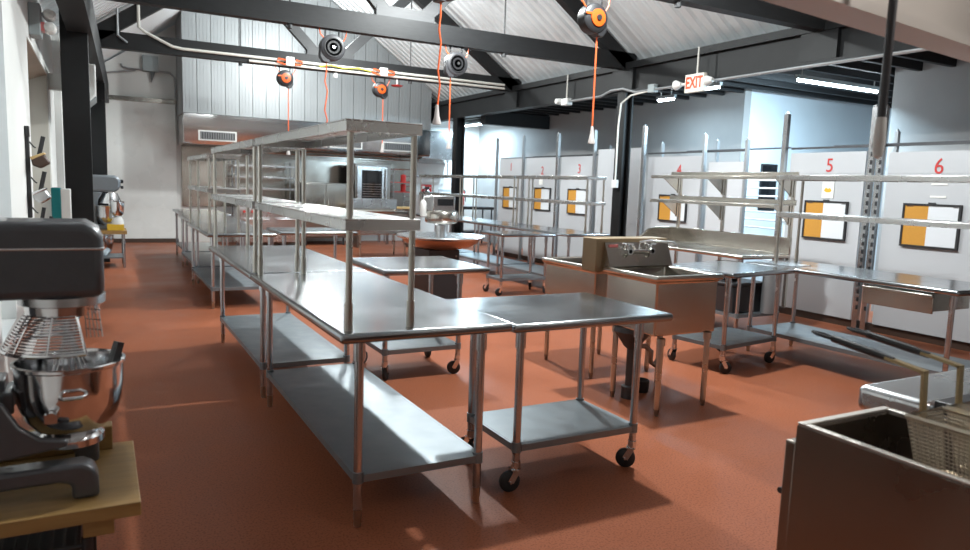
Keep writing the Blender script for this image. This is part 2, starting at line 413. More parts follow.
def work_table(label, x0, x1, y0, y1, h=.9, legs=None, shelf=.25, over=None, casters=None, rz=0., name='work_table', cat='work table',
               group=None, topmat='steel_top', shelfmat='galv', tubemat='tube', splash=None, topt=.045):
    cx, cy = (x0 + x1) / 2, (y0 + y1) / 2; w, d = x1 - x0, y1 - y0
    t = thing(name, label, cat, (cx, cy, 0), rz, group)
    tp = MB().box(-w / 2, -d / 2, h - topt, w / 2, d / 2, h)
    obj('tabletop', tp, topmat, t, .017, seg=4)
    lx0, lx1, ly0, ly1 = legs if legs else (-w / 2 + .07, w / 2 - .07, -d / 2 + .07, d / 2 - .07)
    zb = .0 if not casters else .15
    lm = MB().tube((0, 0, .085 if not casters else .14), (0, 0, h - topt), .0205, n=16).tube((0, 0, h - topt - .09), (0, 0, h - topt), .027, n=16)
    lme = lm.mesh('leg', [M[tubemat]])
    for i, (lx, ly) in enumerate(((lx0, ly0), (lx1, ly0), (lx1, ly1), (lx0, ly1))):
        lo = obj('leg', lme, tubemat, t, loc=(lx, ly, 0))
        if casters:
            fk, wh = caster_meshes(casters[i])
            obj('caster_fork', fk, 'chrome', lo); obj('wheel', wh, 'rubber', lo)
        else:
            obj('foot', MB().lathe([(.011, 0), (.017, .004), (.017, .03), (.0195, .036), (.0195, .085)], 14), 'tube_warm', lo)
    if shelf:
        sm = MB().box(lx0 - .005, ly0 - .005, shelf - .006, lx1 + .005, ly1 + .005, shelf)
        for a in (lx0 - .02, lx1 + .006): sm.box(a, ly0 + .02, shelf - .035, a + .014, ly1 - .02, shelf)
        for a in (ly0 - .02, ly1 + .006): sm.box(lx0 + .02, a, shelf - .035, lx1 - .02, a + .014, shelf)
        for lx in (lx0, lx1):
            for ly in (ly0, ly1): sm.tube((lx, ly, shelf - .04), (lx, ly, shelf + .012), .0255, n=16)
        obj('undershelf', sm, shelfmat, t)
    if over:
        ox0, ox1, oy0, oy1, zl = over[0] - cx, over[1] - cx, over[2] - cy, over[3] - cy, over[4]
        for i, zz in enumerate(zl):
            obj('upper_shelf' if i == len(zl) - 1 else 'lower_shelf', MB().slab(ox0, oy0, zz - .05, ox1, oy1, zz, t=.006), 'steel_shelf', t, .002)
        ps = over[5] if len(over) > 5 else [oy0 + .028, oy1 - .028]
        pm = MB().tube((0, 0, h), (0, 0, max(zl) - .052), .0145, n=14).tube((0, 0, h), (0, 0, h + .12), .019, n=14)
        pme = pm.mesh('shelf_post', [M['tube_warm']])
        for px in (ox0 + .028, ox1 - .028):
            for py in ps:
                py = py if len(over) <= 5 else py - (cy if len(over) > 5 else 0)
                obj('shelf_post', pme, 'tube_warm', t, loc=(px, py, 0))
    if splash:
        sx, sz = splash
        obj('backsplash', MB().box(sx - .03, -d / 2, h + .001, sx + .015, d / 2, sz), 'steel_warm', t, .006)
    return t
T1 = work_table('nearest long steel worktable with double overshelf, front end beside a caster cart', .885, 1.735, 2.89, 4.98,
                h=.91, legs=(-.32, .29, -.975, .925), over=(.915, 1.262, 2.945, 4.95, (1.40, 1.82)), group='steel tables of the long row')
T2 = again(T1, 'second long steel worktable of the row, directly behind the nearest one, with double overshelf', (1.31, 6.06, 0))
work_table('third steel worktable down the row, past the floor gap, under a narrow double overshelf', 1.08, 1.88, 8.78, 10.95,
           over=(1.10, 1.48, 8.86, 11.15 - .22, (1.42, 1.82), [8.89, 9.95, 10.89]), group='steel tables of the long row')
work_table('fourth bare-topped steel worktable of the row, between the third table and the farthest one', 1.16, 1.95, 11.0, 13.2, group='steel tables of the long row')
work_table('farthest bare steel worktable of the long row, nearest the back hood', 1.24, 2.05, 13.25, 15.2, group='steel tables of the long row')
work_table('steel caster cart butted against the right front end of the nearest long table', 1.765, 2.80, 2.93, 3.76, h=.89,
           legs=(-.435, .33, -.345, .165), casters=(PI * .95, PI * .75, PI * .4, PI * .6), name='rolling_table', cat='cart', group='caster carts')
work_table('steel caster cart right of the second long table, in front of the pan machine', 1.90, 2.83, 5.12, 6.08, h=.89,
           legs=(-.425, .215, -.42, .16), casters=(PI * .3, PI * .9, PI * .5, PI * .2), name='rolling_table', cat='cart', group='caster carts')
work_table('steel caster cart in front of the backsplash table, right of the faucet sink', 4.60, 5.58, 4.29, 5.05, h=.9,
           legs=(-.39, .40, -.27, .25), casters=(-.5, PI * .9, PI * .85, PI * .4), rz=.15, name='rolling_table', cat='cart', group='caster carts')
work_table('small steel caster cart standing before station board two, left of the double sink', 4.95, 5.85, 8.62, 9.30, h=.9,
           legs=(-.38, .36, -.2, .2), casters=(PI, 0, PI * .3, PI * .6), name='rolling_table', cat='cart', group='caster carts')
work_table('bright-topped steel table standing right of the third row table', 1.97, 2.98, 9.05, 9.90, shelf=.25)
R1 = work_table('steel table with drawer and overshelf along the wall under station numbers five and six', 5.64, 6.42, 2.95, 4.98, over=(6.0, 6.36, 2.97, 4.95, (1.40, 1.77)), group='tables along the station wall')
dr = obj('drawer', MB().box(-.36, -.80, .70, .20, -.28, .845), 'steel_warm', R1, .005)
obj('drawer_front', MB().box(-.38, -.83, .69, -.36, -.25, .83).box(-.40, -.83, .815, -.36, -.25, .84), 'steel_warm', dr, .003)
obj('tray', MB().slab(-.30, .55, .9, .0, .95, .905), 'steel', R1)
R2 = work_table('steel table with backsplash and two bracketed shelves in front of station four', 6.05, 6.83, 5.38, 7.35, h=.91, splash=None, topmat='steel_warm', group='tables along the station wall')
mb = MB(); mb.box(.355, -.985, .912, .39, .985, 1.10); mb.prism([(-.22, .912), (.355, .912), (.355, 1.10), (.14, 1.10), (-.0, 1.07)], .95, .985, 'y')
obj('backsplash', mb, 'steel_warm', R2, .006)
for zz in (1.46, 1.77):
    s_ = obj('upper_shelf' if zz > 1.6 else 'lower_shelf', MB().box(.0, -1.02, zz, .36, .98, zz + .006).box(.0, -1.02, zz - .035, .012, .98, zz + .0).box(.35, -1.02, zz + .006, .362, .98, zz + .06), 'steel_warm', R2, .002)
    for yy in (-.95, .05, .82):
        obj('bracket', MB().prism([(.04, zz - .002), (.352, zz - .002), (.352, zz - .22)], yy - .006, yy + .006, 'y').box(.33, yy - .016, zz - .22, .35, yy + .016, zz - .002), 'steel_warm', s_)
for yy in (-.95, .05, .82):
    obj('shelf_post', MB().box(.366, yy - .018, .30, .396, yy + .018, 1.80), 'steel_warm', R2)
L1 = work_table('steel table with double overshelf in front of station three, nearest of its line', 5.85, 6.61, 8.34, 10.38, h=.92, over=(6.15, 6.50, 8.36, 10.36, (1.38, 1.75)), group='overshelf tables before stations one to three')
again(L1, 'steel table with double overshelf before station two, middle of its line', (6.23, 11.42, 0))
again(L1, 'steel table with double overshelf left of station one, farthest of its line', (6.23, 13.48, 0))

# ------------------------------------------------------------------ sinks
def sink(label, cx, cy, w, d, rim=.985, bowl=.38, rz=0., splash=True, legs=None, name='sink'):
    t = thing(name, label, 'sink', (cx, cy, 0), rz)
    w2, d2 = w / 2, d / 2
    mb = MB(); r_ = .05
    def ring(hw, hd, z): return [(-hw, -hd, z), (hw, -hd, z), (hw, hd, z), (-hw, hd, z)]
    loops = [ring(w2 - .03, d2 - .03, rim - bowl), ring(w2 - .03, d2 - .03, rim - .05), ring(w2, d2, rim - .035), ring(w2, d2, rim), ring(w2 - .035, d2 - .035, rim), ring(w2 - .045, d2 - .045, rim - .015),
             ring(w2 - .06, d2 - .06, rim - .30)]
    vs = [p for l in loops for p in l]; fs = [(0, 3, 2, 1)]
    for i in range(len(loops) - 1):
        fs += [(i * 4 + j, i * 4 + (j + 1) % 4, i * 4 + 4 + (j + 1) % 4, i * 4 + 4 + j) for j in range(4)]
    n = (len(loops) - 1) * 4; fs.append((n, n + 1, n + 2, n + 3))
    mb.add(vs, fs)
    obj('basin', mb, 'steel_warm', t, .012, seg=3)
    lg = legs or [(-w2 + .06, -d2 + .06), (w2 - .06, -d2 + .06), (w2 - .06, d2 - .06), (-w2 + .06, d2 - .06)]
    for lx, ly in lg:
        lo = obj('leg', MB().tube((0, 0, .05), (0, 0, rim - bowl), .021, n=14).tube((0, 0, rim - bowl - .05), (0, 0, rim - bowl), .03, n=14), 'tube_warm', t, loc=(lx, ly, 0))
        obj('foot', MB().lathe([(.012, 0), (.016, .004), (.016, .025), (.02, .03), (.02, .05)], 12), 'steel_dark', lo)
    return t
S1 = sink('steel sink with faucet backsplash and drain pipes behind the front caster cart', 3.66, 3.99, .64, .62, bowl=.43, legs=[(-.27, -.33), (.23, -.27), (.25, .25), (-.27, .16)])
sp = MB(); sp.box(-.37, .325, .94, .33, .50, 1.195)
b = obj('backsplash', sp, 'tan_steel', S1, .006)
obj('splash_face', MB().prism([(.235, .988), (.318, .988), (.323, 1.165), (.31, 1.165)], -.30, .32, 'x'), 'steel_warm', b)
fa = MB()
for xx in (-.11, .11):
    fa.tube((xx, .315, 1.10), (xx, .235, 1.10), .017, n=12); fa.lathe([(.0, 0), (.026, 0), (.026, .014), (.0, .02)], 14, (xx, .235, 1.10), 'y')
fa.tube((-.13, .265, 1.10), (.13, .265, 1.10), .016, n=12)
fa.path([(0, .265, 1.10), (0, .26, 1.17), (.05, .21, 1.185), (.17, .08, 1.18), (.19, .06, 1.15)], .011, 10)
f_ = obj('faucet', fa, 'chrome', S1)
for xx in (-.11, .11):
    h = MB(); h.tube((xx, .265, 1.10), (xx, .265, 1.15), .014, n=10)
    for a in range(4): h.tube((xx, .265, 1.15), (xx + .045 * math.cos(a * PI / 2 + .4), .265 + .045 * math.sin(a * PI / 2 + .4), 1.155), .007, n=8)
    obj('tap_handle', h, 'chrome', f_)
obj('sticker', MB().box(-.27, .290, 1.13, -.19, .300, 1.15), 'lampred', b)
d_ = MB(); d_.lathe([(.14, .555), (.15, .52), (.10, .46), (.06, .40), (.036, .38)], 20, (-.16, .10, 0)); d_.tube((-.16, .10, .46), (-.16, .10, .06), .034, n=14)
d_.lathe([(.05, .012), (.06, .0), (.06, .09), (.045, .10)], 16, (-.16, .10, 0))
obj('drain_pipe', d_, 'dark', S1)
p_ = MB(); p_.path([(-.16, .10, .40), (-.06, .06, .40), (-.02, .04, .36), (-.02, .04, .28), (.02, .04, .25), (.06, .04, .3), (.06, .04, .555)], .02, 10)
p_.path([(-.2, .2, .555), (-.2, .2, .50), (-.06, .2, .50), (.2, .2, .52), (.24, .2, .555)], .015, 8)
obj('waste_trap', p_, 'steel_dark', S1)
S2 = sink('small steel sink backing onto the faucet sink, its bare left side facing the kettle', 3.86, 4.99, .72, .80, rim=.94, bowl=.33)
fl = tag(obj('floor_drain_cup', MB().lathe([(.05, 0), (.055, .01), (.06, .09), (.05, .10), (.045, .09), (.04, .03)], 16, (3.70, 4.18, 0)), 'black'), 'black floor cup standing under the faucet sink', 'drain cup')
S3 = sink('far stainless sink unit standing beyond the round pan machine', 5.15, 14.3, 1.10, .75, rim=.98, bowl=.5)
obj('backsplash', MB().box(-.55, .34, .985, .55, .375, 1.2), 'steel', S3, .005)

# ------------------------------------------------------------------ round pan machine
k = thing('pan_machine', 'round copper-bottomed pan machine with steel drum head on a black pedestal', 'kettle machine', (3.75, 8.1, 0))
obj('pedestal', MB().box(-.24, -.20, 0, .17, .28, .76), 'black', k, .01)
bt = MB()
for q in (-.19, .12):
    for zz in (.12, .45, .68): bt.lathe([(.0, -.215), (.012, -.212), (.012, -.2)], 8, (q, 0, zz), 'y')
obj('bolt', bt, 'steel_dark', k)
obj('pan_body', MB().lathe([(.22, .76), (.36, .79), (.46, .845), (.49, .885)], 40), 'copper', k)
obj('pan_rim', MB().lathe([(.49, .885), (.545, .90), (.56, .915), (.55, .93), (.47, .925), (.30, .905), (.0, .90)], 40), 'steel', k)
obj('centre_tube', MB().lathe([(.075, .90), (.075, 1.05), (.10, 1.07)], 20), 'steel', k)
obj('drum', MB().lathe([(.10, 1.07), (.19, 1.08), (.205, 1.10), (.205, 1.21), (.19, 1.23), (.0, 1.235)], 30), 'steel_warm', k)
h_ = obj('control_head', MB().box(-.17, -.12, 1.23, .13, .14, 1.42), 'steel', k, .01)
obj('display', MB().box(-.11, -.128, 1.30, .10, -.12, 1.38), 'glass_black', h_)
obj('side_canister', MB().lathe([(.03, 1.16), (.04, 1.18), (.04, 1.33), (.02, 1.36), (.0, 1.36)], 14, (-.25, 0, 0)).path([(-.25, 0, 1.35), (-.24, 0, 1.40), (-.15, 0, 1.40)], .012, 8).tube((-.25, 0, 1.18), (-.1, 0, 1.18), .02, n=8), 'white_plastic', k)

# ------------------------------------------------------------------ mixers
def whisk(cx, cy, z0, z1, r, n=8):
    mb = MB()
    for i in range(n):
        a = PI * i / n
        pts = []
        for j in range(13):
            t = j / 12 * PI
            rr = r * math.sin(t) ** .8 if 0 < j < 12 else .0
            rr = r * (math.sin(t) ** .7) if 0 < j < 12 else .015
            side = 1
            pts.append((t, rr))
        loop = []
        for j in range(17):
            q = j / 16
            if q <= .5: zz = z1 - (z1 - z0) * (q * 2); rr = r * math.sin(min(1, q * 2.0 * 1.0) * PI * .5 * 1.0 + 0) if q < .35 else r * math.cos((q - .35) / .15 * PI / 2) * 1.0
            else: qq = 1 - q; zz = z1 - (z1 - z0) * (qq * 2); rr = -(r * math.sin(qq * 2 * PI * .5) if qq < .35 else r * math.cos((qq - .35) / .15 * PI / 2))
            rr = rr if abs(rr) > .012 or .3 < q < .7 else math.copysign(.012, .5 - q)
            loop.append((cx + rr * math.cos(a), cy + rr * math.sin(a), zz))
        mb.path(loop, .0022, 5)
    return mb
MXX, MXY, MZ = -.095, 2.45, .62
mx = thing('stand_mixer', 'large dark grey stand mixer with wire guard, standing on planks at the left edge', 'mixer', (MXX, MXY, MZ))
def L_(p): return p
head = MB().prism([(-.66, .575), (.095, .575), (.10, .60), (.10, .745), (.088, .775), (.055, .796), (-.66, .80)], -.115, .115, 'y')
obj('head', head, 'enamel', mx, .038, seg=4)
obj('chrome_band', MB().box(-.6, -.1165, .716, .1015, .1165, .724), 'chrome', mx, .003)
obj('lower_trim', MB().lathe([(.105, .548), (.115, .552), (.115, .576), (.10, .578)], 36, (-.012, 0, 0)), 'steel', mx)
obj('planetary', MB().lathe([(.02, .50), (.045, .50), (.05, .515), (.098, .52), (.10, .548), (.0, .549)], 30, (-.012, 0, 0)).tube((0, 0, .44), (0, 0, .50), .014, n=12), 'chrome', mx)
wk = obj('whisk', whisk(0, 0, .17, .46, .085, 8), 'chrome', mx)
g = MB()
A0, A1 = PI * .45, PI * 1.62
for i in range(17):
    q = i / 16; rr = .075 + .085 * q ** .8; zz = .545 - .125 * q
    g.path([(rr * math.cos(a) - .012, rr * math.sin(a), zz) for a in [A0 + (A1 - A0) * j / 24 for j in range(25)]], .0026 if i < 16 else .006, 5)
for j in range(7):
    a = A0 + (A1 - A0) * j / 6
    g.path([((.075 + .085 * q ** .8) * math.cos(a) - .012, (.075 + .085 * q ** .8) * math.sin(a), .545 - .125 * q) for q in (0, .25, .5, .75, 1)], .004, 5)
obj('wire_guard', g, 'chrome', mx)
g = MB()
for j in range(5): g.tube((.045 + j * .009, -.07, .545), (.05 + j * .010, -.085, .455), .0016, n=4)
for j in range(3): g.tube((.045, -.072, .54 - j * .03), (.088, -.082, .535 - j * .03), .0016, n=4)
obj('guard_gate', g, 'chrome', mx)
bp = [(.0, .138), (.06, .138), (.075, .15), (.10, .175), (.125, .205), (.140, .25), (.1445, .30), (.1455, .36), (.152, .365), (.152, .373), (.143, .375), (.140, .36), (.138, .30), (.133, .255), (.117, .21), (.09, .18), (.0, .15)]
bw = obj('bowl', MB().lathe(bp, 44).lathe([(.082, .118), (.088, .12), (.088, .14), (.07, .16)], 30), 'chrome', mx)
hd = MB(); hd.path([(-.02, -.140, .305), (-.02, -.172, .302), (-.012, -.18, .30), (.035, -.176, .30), (.043, -.168, .302), (.043, -.135, .305)], .006, 8)
hd = [hd]; h2_ = MB(); h2_.lathe([(.0, -.012), (.013, -.012), (.013, .012), (.0, .012)], 12, (-.045, -.149, .245), 'y'); h2_.box(-.062, -.155, .225, -.03, -.135, .252)
obj('bowl_handle', hd[0], 'chrome', bw)
obj('bowl_latch', h2_, 'chrome', bw)
ar = [PI * .40 + PI * .72 * j / 14 for j in range(15)]
yk = MB()
for rr, z0, z1 in ((.15, .235, .30),):
    vs = [(rr * math.cos(a), rr * math.sin(a), z) for z in (z0, z1) for a in ar] + [((rr + .035) * math.cos(a), (rr + .035) * math.sin(a), z) for z in (z0, z1) for a in ar]
    n = 15; fs = []
    for j in range(n - 1):
        fs += [(j, j + 1, n + j + 1, n + j), (2 * n + j, 3 * n + j, 3 * n + j + 1, 2 * n + j + 1), (j, 2 * n + j, 2 * n + j + 1, j + 1), (n + j, n + j + 1, 3 * n + j + 1, 3 * n + j)]
    fs += [(0, n, 3 * n, 2 * n), (n - 1, 3 * n - 1, 4 * n - 1, 2 * n - 1)]
    yk.add(vs, fs)
yk.box(-.38, -.03, .18, -.165, .09, .33)
yk.prism([(-.32, .34), (-.155, .30), (-.12, .23), (-.07, .19), (-.005, .18), (-.005, .16), (-.10, .145), (-.32, .12)], -.178, -.150, 'y')
obj('bowl_cradle', yk, 'enamel', mx, .008)
obj('column', MB().prism([(-.66, .0), (-.36, .0), (-.35, .10), (-.38, .25), (-.37, .5), (-.33, .58), (-.66, .58)], -.10, .10, 'y'), 'enamel', mx, .03, seg=4)
for sy in (-1, 1):
    y0_ = sy * .145
    obj('base_foot', MB().prism([(-.5, .0), (-.5, .10), (-.12, .105), (.03, .105), (.058, .09), (.068, .06), (.07, .0), (.0, .0), (.0, .045), (-.03, .055), (-.36, .05), (-.36, .0)], y0_ - .04, y0_ + .04, 'y'), 'enamel', mx, .012, seg=3)
sc_ = tag(obj('dough_scraper', MB().tube((-.03, 2.44, .80), (.035, 2.46, 1.02), .010, n=10).bar((.015, 2.452, .95), (.04, 2.465, 1.035), .028, .02), 'dark'), 'dark handle of a scraper leaning inside the near mixer bowl', 'scraper')
pf = thing('plank_platform', 'oak plank platform on a black wire stand, carrying the large near mixer', 'stand', (-.36, 2.46, 0))
obj('plank', MB().box(-.42, -.27, .575, .44, .27, .618), 'wood', pf, .003)
obj('beam_block', MB().box(-.42, .205, .6185, .375, .268, .70), 'wood', pf, .004)
obj('cleat', MB().box(.29, -.25, .525, .37, .25, .575), 'wood', pf, .003)
st = MB()
for sx in (-.4, .30):
    for sy in (-.24, .24): st.tube((sx, sy, 0), (sx, sy, .524), .016, n=10)
for zz in (.10, .30, .50):
    st.path([(-.4, -.24, zz), (.30, -.24, zz), (.30, .24, zz), (-.4, .24, zz)], .008, 6, closed=True)
    for q in range(24): st.tube((-.39 + q * .03, -.24, zz), (-.39 + q * .03, .24, zz), .004, n=5)
st.box(-.40, -.22, .31, .28, .22, .48)
obj('wire_stand', st, 'black', pf)

fm = thing('stand_mixer', 'small silver grey mixer on a wood-topped stand by the second left column', 'mixer', (.08, 13.62, .62))
obj('head', MB().prism([(-.42, .62), (.14, .62), (.20, .66), (.235, .72), (.235, .82), (.20, .88), (.14, .90), (-.42, .90)], -.13, .13, 'y'), 'enamel_light', fm, .04, seg=3)
obj('column', MB().prism([(-.42, .0), (-.12, .0), (-.14, .3), (-.10, .5), (-.02, .63), (-.42, .63)], -.11, .11, 'y'), 'enamel_light', fm, .03)
obj('speed_knob', MB().lathe([(.03, .235), (.03, .275), (.0, .28)], 12, (0, 0, .8), 'x').lathe([(.025, .235), (.025, .275), (.0, .28)], 12, (0, .03, .70), 'x'), 'black', fm)
obj('wire_guard', MB().lathe([(.11, .6), (.17, .45), (.172, .43), (.168, .43), (.108, .59)], 24, (.08, 0, 0), a0=PI * .5, a1=PI * 1.9), 'chrome', fm)
obj('bowl', MB().lathe([(.0, .06), (.08, .06), (.14, .12), (.17, .22), (.172, .38), (.18, .39), (.168, .39), (.164, .22), (.13, .13), (.0, .08)], 28, (.03, -.05, 0)), 'chrome', fm)
obj('base_foot', MB().box(-.4, -.2, .001, .12, -.1, .06).box(-.4, .1, .001, .12, .2, .06), 'enamel_light', fm, .01)
fs_ = thing('mixer_stand', 'narrow steel stand with wood top under the small far mixer', 'stand', (.06, 13.5, 0))
obj('wood_top', MB().box(-.40, -.36, .56, .32, .36, .618), 'wood', fs_, .004)
for sx in (-.36, .27):
    for sy in (-.32, .32): obj('leg', MB().tube((sx, sy, 0), (sx, sy, .56), .022, n=10), 'tube', fs_)
obj('undershelf', MB().box(-.37, -.33, .16, .28, .33, .18), 'galv', fs_)
tag(obj('mixing_bowl', MB().lathe([(.0, .0), (.10, .0), (.17, .08), (.20, .2), (.205, .34), (.215, .345), (.2, .34), (.19, .2), (.0, .02)], 28, (-.02, 13.42, .181)), 'chrome'), 'steel mixing bowl on the low shelf of the small far mixer stand', 'bowl')
bb = tag(obj('mixing_bowl', MB().lathe([(.0, .0), (.04, .0), (.085, .05), (.10, .12), (.105, .25), (.112, .255), (.10, .25), (.09, .12), (.0, .02)], 28, (.25, 13.26, .84)), 'chrome'), 'small steel bowl raised on a yellow block beside the small far mixer', 'bowl')
bs = thing('bowl_stand', 'yellow block with a pale collar under a steel bowl, beside the small far mixer', 'bowl stand', (.22, 13.27, .62))
obj('block', MB().box(-.13, -.10, 0, .12, .10, .10), 'yellow', bs, .006); obj('collar', MB().lathe([(.09, .10), (.09, .15), (.06, .219), (.0, .22)], 18, (.03, -.01, 0)), 'white_plastic', bs)

# ------------------------------------------------------------------ left wall things
rk = thing('attachment_rack', 'black wall rack holding mixer beaters on the left wall', 'rack', (-.548, 7.3, 0))
obj('rail', MB().box(.0, -.03, 1.15, .03, .03, 1.88), 'black', rk, .004)
obj('rail_head', MB().box(.0, -.05, 1.84, .035, .02, 1.93), 'black', rk, .004)
for zz in (1.80, 1.50, 1.24):
    obj('hook', MB().path([(.03, 0, zz), (.06, 0, zz - .04), (.075, 0, zz - .05)], .006, 8), 'black', rk)
def beater(label, z, m1, m2, rz=0):
    t = thing('mixer_beater', label, 'beater', (-.45, 7.3, z), 0, 'beaters on the wall rack')
    obj('shaft', MB().tube((.0, 0, .03), (.035, 0, .19), .018, n=10), 'black', t)
    obj('blade', MB().prism([(-.06, .0), (.02, .04), (.045, .03), (.085, -.035), (.01, -.085), (-.05, -.06)], -.07, .07, 'y'), m1, t, .015)
    obj('collar', MB().prism([(-.065, .01), (.04, .055), (.05, .04), (-.055, -.015)], -.075, .075, 'y'), m2, t, .006)
    return t
beater('brown mixer beater with tan collar, upper one on the black wall rack', 1.66, 'board_base', 'woodlight')
beater('silver flat mixer beater, middle one on the black wall rack', 1.36, 'steel', 'chrome')
t = thing('dough_hook', 'black dough hook hanging lowest on the wall rack', 'dough hook', (-.45, 7.3, 1.10))
obj('shaft', MB().tube((.0, 0, .03), (.02, 0, .14), .016, n=10), 'black', t)
obj('hook', MB().path([(.0, 0, .05), (.02, .0, .0), (.06, .02, .0), (.07, .03, .06)], .016, 10), 'black', t)
t = thing('wall_dispenser', 'teal and white wall box left of the first black column', 'dispenser', (-.55, 9.05, 0))
obj('body', MB().box(.09, -.10, .98, .18, .12, 1.38), 'teal', t, .008)
obj('side_panel', MB().box(.18, -.10, 1.0, .27, .12, 1.37), 'white_plastic', t, .008)
obj('bracket', MB().box(0, -.05, 1.05, .09, .05, 1.3), 'white_plastic', t)
t = thing('emergency_light', 'grey emergency light with twin heads high on the left wall', 'emergency light', (-.55, 8.35, 2.84))
obj('housing', MB().box(0, -.12, .0, .10, .14, .30), 'grey_box', t, .01)
for dz in (.09, .21):
    hd_ = obj('lamp_head', MB().lathe([(.0, -.06), (.045, -.05), (.06, .03), (.06, .05), (.0, .05)], 16, (.17, -.06, dz), 'y').tube((.10, -.03, dz), (.15, -.03, dz), .02, n=8), 'white_plastic', t)
obj('red_lens', MB().box(.10, -.1, .05, .13, .04, .13), 'lampred', t)
t = thing('air_conditioner', 'white wall air conditioner high between the two left columns', 'air conditioner', (-.548, 11.0, 2.42))
obj('casing', MB().prism([(.20, .0), (.44, .0), (.548, .12), (.548, .50), (.20, .50)], -.45, .45, 'y'), 'white_plastic', t, .02)
obj('bracket', MB().box(.0, .1, .2, .20, .3, .4), 'white_plastic', t)
obj('louvre', MB().add([(.43, -.4, .0), (.54, -.4, .105), (.54, .4, .105), (.43, .4, .0), (.44, -.4, -.012), (.55, -.4, .093), (.55, .4, .093), (.44, .4, -.012)], [(0, 1, 2, 3), (4, 7, 6, 5), (0, 4, 5, 1), (1, 5, 6, 2), (2, 6, 7, 3), (3, 7, 4, 0)]), 'grey_box', t)
t = thing('junction_box', 'grey electrical box with bent conduit high on the back wall', 'electrical box', (1.08, 18.115, 3.74))
obj('housing', MB().box(-.16, -.16, .10, .16, 0, .44), 'grey_box', t, .01)
obj('nozzle', MB().prism([(.0, .10), (.10, .10), (.02, -.13)], -.14, -.04, 'y'), 'dark', t)
obj('conduit', MB().path([(-.16, -.08, .13), (-.45, -.05, .13), (-.56, -.05, .16), (-.58, -.05, .22)], .022, 8), 'emt', t)
obj('conduit', MB().path([(.16, -.08, .12), (.4, -.05, .12), (.5, -.05, .02), (.51, -.05, -.45)], .022, 8), 'emt', t)
obj('conduit', MB().path([(-.3, -.05, .10), (-.75, -.05, .02), (-1.1, -.05, -.05)], .02, 8), 'emt', t)

# ------------------------------------------------------------------ cord reels on the trusses
def reel(label, x, y, z, kind, drop, r_=.165, wob=0.):
    t = thing('cord_reel', label, 'cord reel', (x, y, z), 0, 'cord reels hung from the trusses')
    b = MB(); n = 30
    poly = []
    for j in range(n):
        a = 2 * PI * j / n
        poly.append((r_ * math.cos(a), r_ * math.sin(a)))
    b.lathe([(.0, -.075), (r_ * .80, -.075), (r_, -.055), (r_, .055), (r_ * .8, .075), (.0, .075)], n, axis='y')
    sgn = -1 if kind == 'black' else 1
    b.prism([(sgn * .02, -r_ * .96), (sgn * r_ * .99, -.02), (sgn * r_ * 1.02, -r_ * .75), (sgn * r_ * .75, -r_ * 1.15), (sgn * .06, -r_ * 1.18)], -.05, .05, 'y')
    obj('housing', b, 'dark' if kind == 'black' else 'black', t, .006)
    if kind == 'black':
        fm_ = MB().lathe([(r_ * .72, -.076), (r_ * .74, -.083), (r_ * .66, -.083), (r_ * .64, -.076)], 28, axis='y').lathe([(r_ * .5, -.076), (r_ * .5, -.08), (r_ * .34, -.08), (r_ * .33, -.076)], 24, axis='y')
        obj('face_ring', fm_, 'black', t)
        obj('hub', MB().lathe([(.02, -.08), (.02, -.10), (.0, -.10)], 14, axis='y'), 'steel', t)
    else:
        obj('drum_face', MB().lathe([(.0, -.094), (r_ * .30, -.094), (r_ * .58, -.088), (r_ * .6, -.074)], 28, (.01, 0, 0), axis='y'), 'orange', t)
        obj('hub', MB().lathe([(.028, -.094), (.028, -.104), (.0, -.104)], 14, (.01, 0, 0), axis='y'), 'black', t)
        obj('cord_stop', MB().bar((-r_ * .95, -.078, .03), (-.06, -.078, .03), .012, .02), 'orange', t)
    top_ = 3.498 - z
    obj('hanger', MB().bar((-.09, 0, .09), (-.09, 0, top_), .012, .035, up=(0, 1, 0)).bar((.09, 0, .09), (.09, 0, top_), .012, .035, up=(0, 1, 0)).bar((-.11, 0, top_ - .004), (.11, 0, top_ - .004), .05, .008), 'black', t)
    zb = -(z - drop)
    x0 = sgn * r_ * .45
    pts = [(x0, 0, -r_ * 1.1)] + [(x0 + wob * math.sin(q * 2.1 + 1), 0, -r_ * 1.1 + (zb + r_ * 1.1) * q / 8) for q in range(1, 9)]
    c = obj('cord', MB().path(pts, .0085, 8), 'cord', t)
    obj('lead', MB().path([(-.10, -.02, .10), (-.16, -.02, .16), (-.19, -.02, .3), (-.17, -.02, top_ + .0)], .008, 6), 'cord', t)
    obj('lead', MB().path([(.12, -.02, .06), (.17, -.02, .14), (.19, -.02, top_)], .006, 6), 'cord', t)
    px_ = pts[-1][0]
    obj('plug', MB().lathe([(.0, .06), (.013, .055), (.018, .0), (.022, -.04), (.038, -.10), (.036, -.112), (.0, -.112)], 14, (px_, 0, zb)), 'plug', c)
    return t
reel('black cord reel hanging under the second truss, left one', 2.72, 9.4, 3.27, 'black', 2.1, wob=.02)
reel('black cord reel hanging under the second truss, right one above the column', 4.51, 9.4, 3.26, 'black', 2.18)
reel('small orange-faced cord reel under the far truss, left one above the overshelf', 2.92, 13.0, 3.31, 'orange', 2.1, r_=.14)
reel('small orange-faced cord reel under the far truss, right one', 4.68, 13.0, 3.28, 'orange', 2.23, r_=.14)
reel('large orange-faced cord reel close overhead with plug hanging before station three', 4.23, 5.8, 3.19, 'orange', 2.12, r_=.14)
reel('black-bottomed cord reel at the top edge with orange cord hanging before the back wall', 2.70, 5.8, 3.30, 'black', 2.19, wob=.012)

